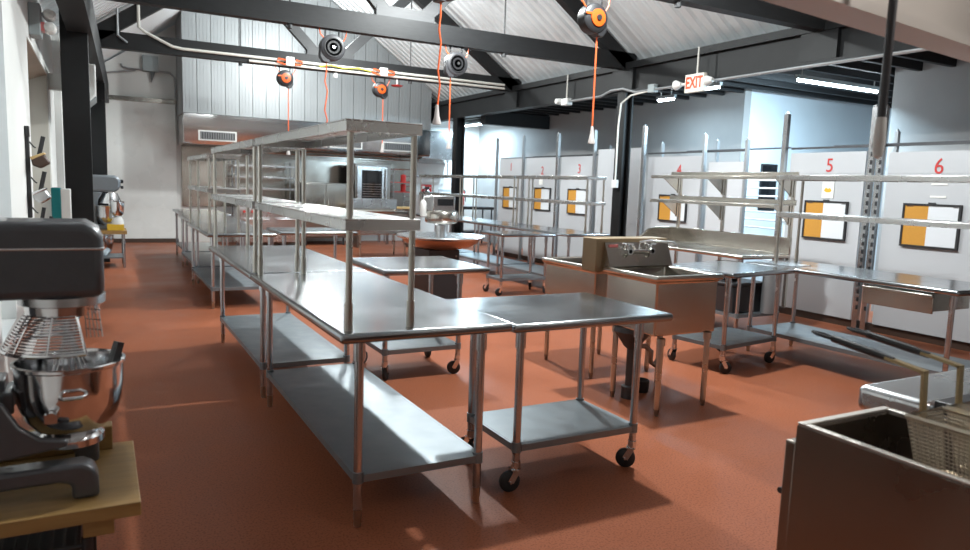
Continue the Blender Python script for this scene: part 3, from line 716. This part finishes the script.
# ------------------------------------------------------------------ conduits, exit sign, sockets overhead
t = thing('electrical_conduit', 'cream conduit run along the far truss from the left eave', 'conduit', (0, 13.0, 0))
obj('pipe', MB().path([(.62, -.10, 4.3), (.62, -.10, 3.86), (.70, -.10, 3.80), (1.1, -.10, 3.62), (1.25, -.10, 3.60), (7.3, -.10, 3.60)], .024, 8), 'pvc', t)
obj('pipe', MB().path([(2.3, -.10, 3.53), (7.3, -.10, 3.53)], .022, 8), 'pvc', t)
obj('pipe', MB().path([(.32, -.10, 4.1), (.32, -.10, 3.7), (.45, -.10, 3.6)], .02, 8), 'emt', t)
for xx in (2.98, 4.70):
    obj('socket_box', MB().box(xx - .07, -.17, 3.51, xx + .07, -.075, 3.66), 'white_plastic', t, .006)
    lp = MB().path([(xx - .06, -.15, 3.6), (xx - .2, -.14, 3.62), (xx - .22, -.14, 3.56), (xx - .1, -.14, 3.53), (xx + .2, -.14, 3.55), (xx + .22, -.14, 3.6), (xx + .1, -.14, 3.62)], .012, 6)
    obj('coiled_lead', lp, 'cord', t)
obj('yellow_wire', MB().path([(3.5, -.14, 3.56), (3.7, -.15, 3.60), (3.95, -.14, 3.57), (4.2, -.15, 3.6), (4.45, -.14, 3.57)], .014, 6), 'greenyellow', t)
t = tag(obj('ceiling_sensor', MB().lathe([(.0, -.09), (.04, -.09), (.045, -.03), (.03, 0), (.0, 0)], 14, (3.82, 12.98, 3.50)), 'white_plastic'), 'small white round sensor under the far truss between orange reels', 'sensor')
t = thing('drop_valve', 'red-handled drop valve under the far truss right of the orange reel', 'valve', (5.0, 12.95, 3.5))
obj('stem', MB().tube((0, 0, -.12), (0, 0, 0), .012, n=8), 'white_plastic', t); obj('handle', MB().lathe([(.0, -.15), (.10, -.14), (.12, -.12), (.0, -.10)], 18), 'redplastic', t)

t = thing('electrical_conduit', 'grey conduit along the right eave beam with drop down the column', 'conduit', (WX - .13, 0, 0))
obj('pipe', MB().path([(0, 3.2, 3.10), (0, 9.0, 3.10), (-.02, 9.3, 3.18), (-.02, 9.6, 3.18), (0, 9.9, 3.115), (0, 10.8, 3.115)], .02, 8), 'emt', t)
obj('pipe', MB().path([(0, 8.7, 3.09), (-.01, 9.1, 3.06), (-.02, 9.32, 2.95), (-.02, 9.36, 2.6), (-.02, 9.36, 1.72)], .014, 8), 'pvc', t)
obj('outlet_box', MB().box(-.05, 9.31, 1.6, .01, 9.42, 1.73), 'white_plastic', t, .005)
obj('coupling', MB().box(-.04, 8.54, 3.06, .05, 8.68, 3.18), 'grey_box', t, .005)
t = thing('emergency_light', 'white twin-head emergency light on the right beam conduit, left of the column', 'emergency light', (WX - .13, 10.9, 3.05))
obj('housing', MB().box(-.06, -.10, .0, .06, .10, .12), 'white_plastic', t, .01)
obj('lamp_head', MB().lathe([(.0, -.06), (.045, -.05), (.06, .03), (.0, .04)], 14, (-.06, .18, .08), 'x'), 'white_plastic', t)
obj('stem', MB().tube((0, 0, .12), (0, 0, .54), .012, n=8), 'pvc', t)
t = thing('exit_sign', 'white EXIT sign with red letters and lamp heads on the right beam', 'exit sign', (WX - .22, 7.62, 2.96))
obj('housing', MB().box(-.03, -.18, .0, .03, .18, .25), 'exit_face', t, .006)
letters('lettering', 'EXIT', .22, 'exit_text', t, (-.034, 0, .125), FACE_MX, .72, .002, .005)
for sy in (-1, 1):
    obj('lamp_head', MB().lathe([(.0, -.04), (.03, -.04), (.065, .05), (.07, .07), (.0, .06)], 16, (-.02, sy * .30, .13), 'y' if sy < 0 else 'y').tube((0, sy * .2, .13), (0, sy * .27, .13), .02, n=8), 'white_plastic', t)
obj('stem', MB().tube((.02, 0, .25), (.02, 0, .62), .012, n=8), 'pvc', t)

# ------------------------------------------------------------------ fluorescent fixtures in the annex
def tube_light(label, loc, rz, ln):
    t = thing('fluorescent_light', label, 'light', loc, rz, 'annex strip lights')
    obj('housing', MB().prism([(-.03, .05), (.03, .05), (.02, .0), (-.02, .0)], -ln / 2, ln / 2, 'x'), 'grey_box', t)
    obj('tube', MB().tube((-ln / 2 + .03, 0, -.02), (ln / 2 - .03, 0, -.02), .019, n=10), 'tube_light', t)
    obj('stem', MB().tube((-ln / 2 + .1, 0, .05), (-ln / 2 + .1, 0, .262 if ln < 1 else .275), .008, n=6), 'white_plastic', t)
    obj('stem', MB().tube((ln / 2 - .1, 0, .05), (ln / 2 - .1, 0, .262 if ln < 1 else .275), .008, n=6), 'white_plastic', t)
    return t
tube_light('long strip light glowing on the ceiling of the right-hand recess', (9.08, 6.62, 3.12), 0., 1.75)
tube_light('strip light peeking past the beam just right of the exit sign', (7.98, 7.95, 3.12), PI / 2, .45)
tube_light('short strip light above the aisle, right of the black column', (8.55, 9.5, 3.14), PI / 2, .45)
tube_light('farthest strip light, above the aisle behind station one', (8.75, 17.1, 3.16), PI / 2, 1.2)

# ------------------------------------------------------------------ storage stations along the right
PX = 7.92
def upright(y, label, heavy=False, x=PX + .02, h=2.62, slots=False):
    t = thing('slotted_upright', label, 'post', (x, y, 0), 0, 'galvanised uprights of the stations')
    w_ = .02 if not heavy else .032
    mb = MB(); mb.box(-.02, -w_, .012, .0, w_, h); mb.box(.0, -w_, .012, .035, -w_ + .008, h); mb.box(.0, w_ - .008, .012, .035, w_, h)
    mb.lathe([(w_, .0), (w_ * .8, .02), (.0, .035)], 10, (0, 0, h))
    if slots:
        z = .25; mb.m = 1
        while z < 2.2:
            mb.box(-.024, -w_ * .95, z, -.019, -w_ * .1, z + .05); z += .095
    obj('channel', mb, ['emt' if not heavy else 'steel', 'black'], t)
    obj('foot_plate', MB().box(-.06, -.05, 0, .07, .05, .012), 'emt', t)
    return t
for y_, lb, hv in ((14.25, 'galvanised upright at the far edge of station one', 0), (13.1, 'galvanised upright between stations one and two', 0), (11.8, 'galvanised upright between stations two and three', 1),
                   (10.62, 'galvanised upright at the near edge of station three', 0), (9.28, 'galvanised upright at the far edge of station four', 1), (7.92, 'galvanised upright at the near edge of station four', 0),
                   (7.12, 'galvanised upright beside the gap to the blue recess', 0), (6.5, 'galvanised upright at the far edge of station five', 1), (5.28, 'slotted upright between stations five and six, farther of the pair', 1), (5.17, 'slotted upright between stations five and six, nearer of the pair', 1), (3.9, 'upright at the near edge of station six', 0)):
    upright(y_, lb, hv, h={7.92: 2.42, 7.12: 2.32}.get(y_, 2.62), slots=y_ in (5.28, 5.17))
for y_, lb in ((11.4, 'rear galvanised upright behind station three'), (9.9, 'rear galvanised upright behind station four, far one'), (8.6, 'rear galvanised upright behind station four, near one'), (5.6, 'rear galvanised upright behind station six')):
    upright(y_, lb, False, 8.9, 2.42)
mbs = ((14.2, 10.65, 'dark rail along the tops of stations one to three'), (9.25, 7.15, 'dark rail along the top of station four'), (6.45, 3.9, 'dark rail along the tops of stations five and six'))
for ya, yb, lb in mbs:
    tag(obj('cage_rail', MB().bar((PX + .10, ya, 2.18), (PX + .10, yb, 2.18), .02, .025), 'dark'), lb, 'rail')
    tag(obj('cage_rail', MB().bar((8.87, ya, 2.26), (8.87, yb, 2.26), .02, .025), 'dark'), lb.replace('dark rail along the tops', 'rear dark rail behind the tops').replace('dark rail along the top', 'rear dark rail behind the top'), 'rail')
def panel(label, ya, yb, top_, m='partition', digit=None, dy=0, dz=1.93, board=None, bl=None, paper=None):
    t = thing('partition_panel', label, 'panel', (PX + .06, (ya + yb) / 2, 0), 0, 'white station panels')
    d = abs(ya - yb) / 2 - .03
    obj('sheet', MB().box(0, -d, .10, .02, d, top_), m, t)
    obj('seam', MB().box(-.004, -d, 1.86 if digit else 1.0, 0, d, 1.868 if digit else 1.008), 'partition', t)
    if digit: letters('number', digit, .24, 'red', t, (-.004, dy - (ya + yb) / 2, dz), FACE_MX, .9)
    if board:
        by, bz, bw, bh = board
        b = thing('notice_board', bl, 'board', (PX + .03, by, bz), 0, 'cork and whiteboard combination boards')
        fr = MB(); w2, h2 = bw / 2, bh / 2; q = .022
        fr.box(-.005, -w2, -h2, .025, -w2 + q, h2); fr.box(-.005, w2 - q, -h2, .025, w2, h2); fr.box(-.005, -w2 + q, -h2, .025, w2 - q, -h2 + q); fr.box(-.005, -w2 + q, h2 - q, .025, w2 - q, h2)
        fr.box(-.005, -.035, h2, .02, .035, h2 + .015)
        obj('frame', fr, 'black', b)
        obj('cork_half', MB().box(.004, .03, -h2 + q, .02, w2 - q, h2 - q), 'cork', b)
        obj('white_half', MB().box(.004, -w2 + q, -h2 + q, .02, .03, h2 - q), 'marker', b)
        obj('corner_clip', MB().box(.0, -w2 + q + .01, h2 - q - .012, .004, -w2 + q + .06, h2 - q - .006).box(.0, w2 - q - .09, h2 - q - .012, .004, w2 - q - .02, h2 - q - .006), 'dark', b)
    return t
panel('white panel of station one with red number one', 14.2, 13.14, 2.17, digit='1', dy=13.66, dz=1.98, board=(13.63, 1.32, .62, .47), bl='cork and whiteboard on station one panel')
panel('white panel of station two with red number two', 13.06, 11.85, 2.17, digit='2', dy=12.39, dz=1.90, board=(12.33, 1.33, .60, .46), bl='cork and whiteboard on station two panel')
panel('white panel of station three with red number three', 11.75, 10.66, 2.17, digit='3', dy=11.11, dz=1.93, board=(11.11, 1.32, .62, .48), bl='cork and whiteboard on station three panel')
panel('taller blank white panel behind the right column, left of station four', 10.58, 9.34, 2.28, 'partition_hi')
panel('white panel of station four with red number half hidden by the shelf', 9.22, 7.96, 2.12, digit='4', dy=8.46, dz=1.90, board=(8.54, 1.31, .62, .42), bl='cork and whiteboard on station four panel, behind bracket shelves')
panel('pale blank panel right of station four', 7.88, 7.16, 2.02, 'partition_hi')
panel('white panel of station five with red number five', 6.45, 5.34, 2.12, digit='5', dy=5.84, dz=1.95, board=(5.83, 1.28, .60, .48), bl='cork and whiteboard on station five panel, under the taped picture')
panel('white panel of station six with red number six', 5.12, 3.95, 2.10, digit='6', dy=4.52, dz=1.93, board=(4.54, 1.29, .62, .48), bl='cork and whiteboard on station six panel, rightmost board')
panel('blank white panel past station six at the right edge', 3.85, 2.3, 2.10)
t = thing('paper_sign', 'white paper with a yellow picture above the station five board', 'paper', (PX + .05, 5.83, 1.655))
obj('sheet', MB().box(0, -.08, -.10, .004, .08, .10), 'paper', t)
obj('picture', MB().prism([(-.055, -.01), (-.03, .025), (.0, .015), (.03, .03), (.055, -.01), (.02, -.03), (-.03, -.03)], -.002, 0, 'x'), 'yellow', t)
tag(obj('paper_sign', MB().box(PX + .05, 12.35, 1.62, PX + .054, 12.49, 1.82), 'paper'), 'white paper strip under red number two', 'paper')
tag(obj('tape_strip', MB().box(PX + .052, 4.41, 1.735, PX + .057, 4.58, 1.755), 'paper'), 'upper white tape strip below red number six', 'tape')
tag(obj('tape_strip', MB().box(PX + .052, 4.41, 1.60, PX + .057, 4.58, 1.62), 'paper'), 'lower white tape strip, just above the station six board', 'tape')

# things in and behind the recess gap
t = thing('tray_rack', 'white rung rack in the gap between stations four and five', 'rack', (8.9, 7.7, 0))
for sy in (.30, -.42):
    obj('rack_post', MB().tube((0, sy, 0), (0, sy, 1.92), .025, n=10), 'white_plastic', t)
rg = MB()
for q in range(13): rg.tube((0, -.42, .35 + q * .12), (0, .30, .35 + q * .12), .013, n=8)
obj('rung', rg, 'white_plastic', t)
t = thing('window_unit', 'dark narrow window on the pale blue recess wall', 'window', (10.2, 8.64, 1.3))
obj('frame', MB().box(-.20, -.02, .0, .20, 0, .80), 'black', t, .004)
obj('pane', MB().box(-.17, -.026, .03, .17, -.02, .77), 'glass_black', t)
t = thing('white_bin', 'white lidded bin behind the rung rack in the recess', 'bin', (9.9, 7.6, 0))
obj('body', MB().prism([(-.2, 0), (.2, 0), (.25, 1.15), (-.25, 1.15)], -.22, .22, 'y'), 'white_plastic', t, .02); obj('lid', MB().box(-.27, -.24, 1.15, .27, .24, 1.22), 'white_plastic', t, .015)
t = thing('storage_tote', 'black tote on the low shelf under the backsplash table', 'tote', (6.36, 5.86, .252))
obj('tub', MB().prism([(-.24, 0), (.24, 0), (.27, .30), (-.27, .30)], -.35, .35, 'y'), 'black', t, .015); obj('lid', MB().box(-.28, -.36, .30, .28, .36, .335), 'black', t, .01)
tag(obj('carry_case', MB().box(6.2, 5.75, .588, 6.45, 5.95, .76).box(6.23, 5.78, .76, 6.42, 5.92, .80), 'dark', None, .01), 'small dark case on the black tote lid', 'case')
t = thing('metal_canister', 'pale steel canister right of the black tote under the backsplash table', 'canister', (6.56, 5.42, .252))
obj('body', MB().lathe([(.0, 0), (.075, 0), (.075, .42), (.07, .45), (.05, .5), (.0, .5)], 18), 'emt', t)
obj('cap', MB().lathe([(.05, .5), (.05, .54), (.0, .55)], 14), 'black', t)

# ------------------------------------------------------------------ back cooking line
hd = thing('exhaust_hood', 'long stainless exhaust hood across the back wall with three louvred vents', 'hood', (4.52, 17.4, 2.25))
mb = MB(); mb.prism([(-.58, .0), (-.60, .05), (-.60, .64), (.70, .64), (.70, .58), (-.50, .58), (-.50, .0)], -2.88, 2.88, 'x')
mb.prism([(-.58, .0), (-.58, .6), (.70, .6), (.70, .0)], -2.90, -2.88, 'x'); mb.prism([(-.58, .0), (-.58, .6), (.70, .6), (.70, .0)], 2.88, 2.90, 'x')
obj('canopy', mb, 'canopy_steel', hd)
for xv in (-2.2, .70, 2.02):
    v = obj('vent_frame', MB().box(xv - .40, -.615, .08, xv + .40, -.60, .30), 'white_plastic', hd)
    lv = MB()
    for q in range(14): lv.box(xv - .35 + q * .05, -.626, .11, xv - .322 + q * .05, -.6195, .27)
    obj('vent_opening', MB().box(xv - .36, -.619, .11, xv + .36, -.6151, .27), 'black', v)
    obj('louvre', lv, 'grille', v)
obj('gas_pipe', MB().path([(-.4, -.35, -.04), (2.7, -.35, -.06)], .016, 8).path([(-1.6, -.2, -.10), (2.6, -.2, -.12)], .016, 8), 'steel_warm', hd)
for q in (-1.4, -.2, .9, 2.2): obj('nozzle', MB().tube((q, -.3, -.14), (q, -.3, .55), .012, n=6), 'black', hd)
struct('trim_13', MB().box(1.7, 18.06, .85, 7.4, 18.118, 2.25), 'steel_warm')
t = thing('shelving_unit', 'bright stainless shelving unit standing behind the red-knobbed range', 'shelf', (3.45, 17.55, 0))
for i, zz in enumerate((1.05, 1.33, 1.60, 1.86)):
    obj('shelf', MB().box(-.72, -.3, zz - .045, .72, .3, zz), 'steel', t, .004)
for sx in (-.68, .68):
    for sy in (-.26, .26): obj('shelf_post', MB().tube((sx, sy, 0), (sx, sy, 1.95), .018, n=8), 'tube', t)
t = thing('gas_range', 'stainless gas range with a row of red knobs under the far hood', 'range', (3.45, 16.85, 0))
obj('body', MB().box(-.75, -.33, .12, .75, .33, .90), 'steel', t, .008)
obj('cooktop', MB().box(-.73, -.31, .90, .73, .31, .93), 'steel_dark', t, .004)
obj('control_panel', MB().box(-.75, -.37, .74, .75, -.33, .88), 'steel', t, .004)
for q in range(8): obj('knob', MB().lathe([(.03, -.41), (.03, -.37)], 12, (-.64 + q * .18, 0, .81), 'y').lathe([(.0, -.412), (.03, -.41)], 12, (-.64 + q * .18, 0, .81), 'y'), 'redplastic', t)
for sx in (-.37, .37): obj('oven_door', MB().box(sx - .33, -.36, .2, sx + .33, -.33, .68).tube((sx - .28, -.40, .64), (sx + .28, -.40, .64), .014, n=8), 'steel', t, .004)
for sx in (-.68, .68):
    for sy in (-.27, .27): obj('leg', MB().tube((sx, sy, 0), (sx, sy, .12), .025, n=8), 'tube', t)
t = thing('upright_cabinet', 'brownish stainless upright cabinet right of the red-knobbed range', 'cabinet', (4.78, 17.3, 0))
obj('body', MB().box(-.52, -.35, .18, .52, .35, 1.50), 'steel_dark', t, .01)
obj('door', MB().box(-.50, -.375, .22, -.01, -.35, 1.46).tube((-.05, -.41, .7), (-.05, -.41, 1.1), .012, n=8), 'steel_warm', t, .004)
obj('door', MB().box(.01, -.375, .22, .50, -.35, 1.46).tube((.05, -.41, .7), (.05, -.41, 1.1), .012, n=8), 'steel_warm', t, .004)
for sx in (-.46, .46):
    for sy in (-.3, .3): obj('leg', MB().tube((sx, sy, 0), (sx, sy, .18), .025, n=8), 'black', t)
t = thing('convection_oven', 'tall convection oven with dark glass door under the far hood', 'oven', (5.98, 17.35, 0))
obj('body', MB().box(-.46, -.35, .75, .46, .35, 2.0), 'steel_dark', t, .01)
dd = obj('door', MB().box(-.42, -.385, .98, .36, -.35, 1.94), 'steel', t, .008)
obj('glass', MB().box(-.30, -.391, 1.15, .22, -.385, 1.84), 'glass_black', dd)
obj('door_handle', MB().tube((.30, -.42, 1.1), (.30, -.42, 1.88), .018, n=8), 'chrome', dd)
rkm = MB()
for q in range(6): rkm.tube((-.28, -.392, 1.2 + q * .06), (.2, -.392, 1.2 + q * .06), .005, n=5)
obj('rack_wire', rkm, 'steel', dd)
obj('stand', MB().box(-.44, -.33, .68, .44, .33, .75).box(-.44, -.33, .0, -.38, -.27, .68).box(.38, -.33, 0, .44, -.27, .68).box(-.44, .27, 0, -.38, .33, .68).box(.38, .27, 0, .44, .33, .68), 'tube', t)
t = thing('tray_rack', 'steel upright tray rack with red items right of the convection oven', 'rack', (6.78, 17.3, 0))
for sx in (-.26, .26):
    for sy in (-.3, .3): obj('rack_post', MB().tube((sx, sy, 0), (sx, sy, 1.9), .016, n=8), 'tube', t)
rg = MB()
for q in range(12):
    for sx in (-.26, .26): rg.tube((sx, -.3, .3 + q * .13), (sx, .3, .3 + q * .13), .009, n=6)
rg.tube((-.26, -.3, 1.9), (.26, -.3, 1.9), .014, n=6).tube((-.26, .3, 1.9), (.26, .3, 1.9), .014, n=6)
obj('runner', rg, 'steel', t)
obj('red_panel', MB().lathe([(.0, 0), (.07, 0), (.07, .18), (.0, .2)], 12, (.12, 0, 1.34)).lathe([(.0, 0), (.07, 0), (.07, .18), (.0, .2)], 12, (.12, 0, 1.58)).box(-.24, -.28, 1.32, .24, .28, 1.338).box(-.24, -.28, 1.56, .24, .28, 1.578), 'redplastic', t)
t = thing('wooden_counter', 'long pale wooden board on legs in front of the convection oven', 'board', (6.0, 16.35, 0))
obj('board', MB().box(-.75, -.18, .93, .75, .18, .98), 'woodlight', t, .004)
for sx in (-.65, .65): obj('leg', MB().box(sx - .03, -.15, 0, sx + .03, .15, .93), 'steel_dark', t)
t = thing('wall_hood', 'blue-grey steel exhaust box on the back wall right of the long hood', 'hood', (8.0, 17.85, 2.1))
obj('canopy', MB().prism([(-.30, .12), (-.30, .85), (.26, .85), (.26, .0)], -.48, .48, 'x'), 'steel', t, .008)
obj('frame_rail', MB().path([(-.46, .1, -.35), (.46, .1, -.35), (.46, .1, .02)], .025, 8).tube((-.46, .1, -.35), (-.46, .1, .02), .025, n=8), 'emt', t)
t = thing('fire_extinguisher', 'silver fire extinguisher with black hose below the red wall sign', 'fire extinguisher', (7.87, 17.98, .98))
obj('cylinder', MB().lathe([(.0, 0), (.085, .0), (.09, .02), (.09, .36), (.05, .42), (.03, .44), (.0, .44)], 18), 'chrome', t)
obj('bracket', MB().box(-.05, .08, .15, .05, .139, .3), 'black', t); obj('hose', MB().path([(0, 0, .46), (-.10, -.02, .45), (-.13, -.03, .3), (-.12, -.03, .08)], .014, 8), 'black', t); obj('valve', MB().box(-.05, -.03, .44, .06, .03, .5), 'black', t)
t = thing('wall_sign', 'small red fire sign on the white back wall above the silver extinguisher', 'sign', (7.90, 18.115, 1.34))
obj('plate', MB().box(-.16, -.012, 0, .16, 0, .2), 'redplastic', t); obj('symbol', MB().box(-.12, -.015, .08, -.04, -.012, .16).box(.02, -.015, .1, .12, -.012, .13), 'paper', t)
t = thing('fire_extinguisher', 'red fire extinguisher on the white wall right of the far black column', 'fire extinguisher', (8.92, 17.98, 1.0))
obj('cylinder', MB().lathe([(.0, 0), (.085, .0), (.09, .02), (.09, .36), (.05, .42), (.0, .44)], 18), 'redplastic', t); obj('bracket', MB().box(-.05, .08, .15, .05, .139, .3), 'black', t); obj('hose', MB().path([(0, 0, .46), (.10, -.02, .4), (.12, -.03, .1)], .014, 8), 'black', t)
tag(obj('wall_sign', MB().box(8.80, 18.09, 1.5, 8.92, 18.115, 2.1), 'redplastic'), 'tall narrow red sign on the wall above the red extinguisher', 'sign')
t = thing('wall_sign', 'small blue and white notice on the wall right of the far black column', 'sign', (8.45, 18.1, 1.22))
obj('plate', MB().box(-.18, 0, 0, .18, .015, .2), 'paper', t); obj('band', MB().box(-.18, -.004, .14, .18, 0, .2).box(-.14, -.004, .03, .14, 0, .09), 'window', t)
t = thing('utility_cart', 'dark utility cart by the back wall beyond the pan machine', 'cart', (8.75, 16.9, 0))
obj('tray', MB().slab(-.5, -.3, .93, .5, .3, 1.0).slab(-.45, -.28, .3, .45, .28, .36), 'black', t)
for sx in (-.42, .42):
    for sy in (-.25, .25): obj('leg', MB().tube((sx, sy, 0), (sx, sy, .94), .02, n=8), 'black', t)

# ------------------------------------------------------------------ near hood, fryer, range
nh = thing('exhaust_hood', 'large near stainless hood cutting the top right corner', 'hood', (2.1, .55, 2.065), .12)
mb = MB(); mb.box(-1.3, .83, .0, 1.7, .88, .42); mb.box(-1.3, .76, .0, 1.7, .83, .03)
mb.prism([(.83, .42), (.88, .42), (.20, .75), (.20, .70)], -1.3, 1.7, 'x'); mb.box(-1.3, -1.0, .70, 1.7, .20, .75)
obj('canopy', mb, 'hood_steel', nh)
t = thing('hanging_cord', 'dark pull rod with a white end hanging from the near hood', 'pull rod', (1.83, 1.20, 0))
obj('rod', MB().tube((0, 0, 1.77), (0, 0, 2.54), .011, n=10), 'dark', t); obj('end_grip', MB().lathe([(.0, 1.665), (.012, 1.675), (.016, 1.71), (.013, 1.775), (.0, 1.78)], 12), 'white_plastic', t)
fy = thing('deep_fryer', 'stainless deep fryer in the bottom right corner with open dark vat', 'fryer', (1.985, .86, 0))
W_, Y0, Y1 = .205, -.46, .47
mb = MB()
def ring2(a, b, c, d, z): return [(a, c, z), (b, c, z), (b, d, z), (a, d, z)]
lo = [ring2(-W_, W_, Y0, Y1, .02), ring2(-W_, W_, Y0, Y1, .895), ring2(-W_ + .004, W_ - .004, Y0 + .004, Y1 - .004, .90), ring2(-W_ + .022, W_ - .022, Y0 + .12, Y1 - .03, .90), ring2(-W_ + .026, W_ - .026, Y0 + .125, Y1 - .034, .893)]
vs = [p for l in lo for p in l]; fs = [(0, 3, 2, 1)]
for i in range(len(lo) - 1): fs += [(i * 4 + j, i * 4 + (j + 1) % 4, i * 4 + 4 + (j + 1) % 4, i * 4 + 4 + j) for j in range(4)]
mb.add(vs, fs); obj('cabinet', mb, 'fryer', fy)
vt = MB(); lo = [ring2(-W_ + .026, W_ - .026, Y0 + .125, Y1 - .034, .893), ring2(-W_ + .03, W_ - .03, Y0 + .13, Y1 - .05, .76), ring2(-W_ + .07, W_ - .07, Y0 + .2, Y1 - .16, .70)]
vs = [p for l in lo for p in l]; fs = []
for i in range(2): fs += [(i * 4 + j, i * 4 + (j + 1) % 4, i * 4 + 4 + (j + 1) % 4, i * 4 + 4 + j) for j in range(4)]
fs.append((8, 9, 10, 11)); vt.add(vs, fs); vt.box(-.15, .20, .765, .15, .215, .78)
obj('vat', vt, 'fryer', fy)
obj('rim_edge', MB().box(-W_, Y1 - .026, .899, W_, Y1, .906).box(-W_, Y0 + .1, .899, -W_ + .022, Y1 - .026, .906).box(W_ - .022, Y0 + .1, .899, W_, Y1 - .026, .906), 'hood_steel', fy, .003)
obj('flue_back', MB().box(-W_, Y0 - .0, .90, W_, Y0 + .09, 1.10), 'steel_dark', fy, .005)
d3 = obj('door', MB().box(-W_ + .005, Y1 + .001, .12, W_ - .005, Y1 + .04, .84), 'fryer', fy, .006)
obj('door_handle', MB().tube((-W_ + .04, Y1 + .07, .66), (W_ - .04, Y1 + .07, .66), .010, n=8).tube((-W_ + .06, Y1 + .035, .66), (-W_ + .06, Y1 + .07, .66), .009, n=8).tube((W_ - .06, Y1 + .035, .66), (W_ - .06, Y1 + .07, .66), .009, n=8), 'black', d3)
for sx in (-.16, .16):
    for sy in (Y0 + .05, Y1 - .05): obj('leg', MB().tube((sx, sy, 0), (sx, sy, .03), .025, n=8), 'black', fy)
def basket(label, x0, x1, y0, y1, zt, zb):
    t = thing('fryer_basket', label, 'fryer basket', ((x0 + x1) / 2, (y0 + y1) / 2, zb), 0, 'wire fryer baskets')
    w2, d2, h = (x1 - x0) / 2, (y1 - y0) / 2, zt - zb
    mb = MB(); k_ = .8
    n = 17
    for i in range(n):
        q = i / (n - 1); s_ = k_ + (1 - k_) * q
        mb.path([(-w2 * s_, -d2 * s_, h * q), (w2 * s_, -d2 * s_, h * q), (w2 * s_, d2 * s_, h * q), (-w2 * s_, d2 * s_, h * q)], .0017, 4, closed=True)
    for i in range(19):
        a = -1 + 2 * i / 18
        for sg in (-1, 1): mb.tube((a * w2 * k_, sg * d2 * k_, 0), (a * w2, sg * d2, h), .0017, n=4)
        mb.tube((a * w2 * k_, -d2 * k_, 0), (a * w2 * k_, d2 * k_, 0), .0017, n=4)
    for i in range(27):
        a = -1 + 2 * i / 26
        for sg in (-1, 1): mb.tube((sg * w2 * k_, a * d2 * k_, 0), (sg * w2, a * d2, h), .0017, n=4)
        mb.tube((-w2 * k_, a * d2 * k_, 0), (w2 * k_, a * d2 * k_, 0), .0017, n=4)
    obj('mesh_body', mb, 'basket', t)
    obj('rim', MB().path([(-w2, -d2, h), (w2, -d2, h), (w2, d2, h), (-w2, d2, h)], .006, 6, closed=True), 'basket', t)
    hz = 1.105 - zb
    hn = obj('handle', MB().bar((0, d2 + .004, h - .03), (0, d2 + .012, hz), .022, .008, up=(0, 1, 0)).bar((0, d2 + .008, hz), (0, d2 + .12, hz + .015), .022, .008), 'brass', t)
    g = MB(); pts = [(0, d2 + .10, hz + .012), (0, d2 + .16, hz + .02), (0, d2 + .29, hz + .035)]
    g.path(pts, .011, 10, rs=[.009, .012, .011])
    g.path([(-.008, d2 + .28, hz + .035), (-.014, d2 + .33, hz + .04), (0, d2 + .36, hz + .042), (.014, d2 + .33, hz + .04), (.008, d2 + .28, hz + .035)], .005, 6)
    obj('grip', g, 'black', hn)
    return t
basket('left wire fryer basket hanging over the open vat, black handle pointing to the aisle', 1.85, 2.015, .72, 1.06, 1.0, .84)
basket('right wire fryer basket hanging over the open vat, beside the dark range', 2.035, 2.17, .72, 1.06, 1.0, .84)
rg_ = thing('gas_range', 'near range with stainless bull-nose front ledge beside the fryer', 'range', (2.82, .86, 0))
obj('body', MB().box(-.55, -.46, .12, .55, .36, .90), 'steel_dark', rg_, .005)
obj('front_ledge', MB().box(-.55, .37, .84, .55, .62, .93), 'steel', rg_, .025, seg=4)
obj('cooktop', MB().box(-.545, -.45, .90, .545, .365, .945), 'black', rg_, .004)
for sx in (-.5, .5):
    for sy in (-.4, .3): obj('leg', MB().tube((sx, sy, 0), (sx, sy, .12), .025, n=8), 'black', rg_)

# ------------------------------------------------------------------ light
def lamp(name, kind, loc, power, col, size=.1, rot=None, spot=None):
    l = bpy.data.lights.new(name, kind); l.energy = power; l.color = col
    if kind == 'POINT': l.shadow_soft_size = size
    if kind == 'SPOT': l.shadow_soft_size = size; l.spot_size = spot; l.spot_blend = .4
    if kind == 'AREA': l.shape = 'RECTANGLE'; l.size, l.size_y = size
    o = bpy.data.objects.new(name, l); COL.objects.link(o); o.location = loc
    if rot: o.rotation_euler = rot
    return o
WARM = (.95, 1., .995); COOL = (.60, .84, 1.)
for ly, pw, gl in ((4.5, 1., 1.), (8.1, .75, 1.), (11.3, .45, 1.), (14.3, .30, 1.2)):
    lamp('high_bay_lamp', 'SPOT', (3.95, ly, 4.4), 470 * pw, WARM, .07, (0, 0, 0), math.radians(165))
    lamp('high_bay_glow', 'POINT', (3.95, ly, 4.48), 185 * gl, WARM, .12)
lamp('hood_fill', 'POINT', (2.3, .8, 2.5), 16, (1., .97, .93), .06)  # added fill under the near hood, no fixture; lifts canopy, fryer rim and baskets
lamp('tube_lamp', 'AREA', (9.08, 6.62, 3.06), 175, COOL, (1.7, .1), (.4, 0, 0))
lamp('tube_lamp', 'AREA', (7.98, 7.95, 3.06), 30, COOL, (.1, .45))
lamp('tube_lamp', 'AREA', (8.55, 9.5, 3.06), 25, COOL, (.1, .5))
lamp('tube_lamp', 'AREA', (8.75, 17.1, 3.10), 120, COOL, (.1, 1.2))
w = bpy.data.worlds.new('world'); SC.world = w; w.use_nodes = True
bg = w.node_tree.nodes['Background']; bg.inputs['Color'].default_value = (.80, .90, 1., 1); bg.inputs['Strength'].default_value = .06
SC.cycles.diffuse_bounces = 3
vs_ = SC.view_settings
vs_.view_transform = 'Standard'; vs_.look = 'None'; vs_.exposure = .42; vs_.gamma = 1.; vs_.use_curve_mapping = False
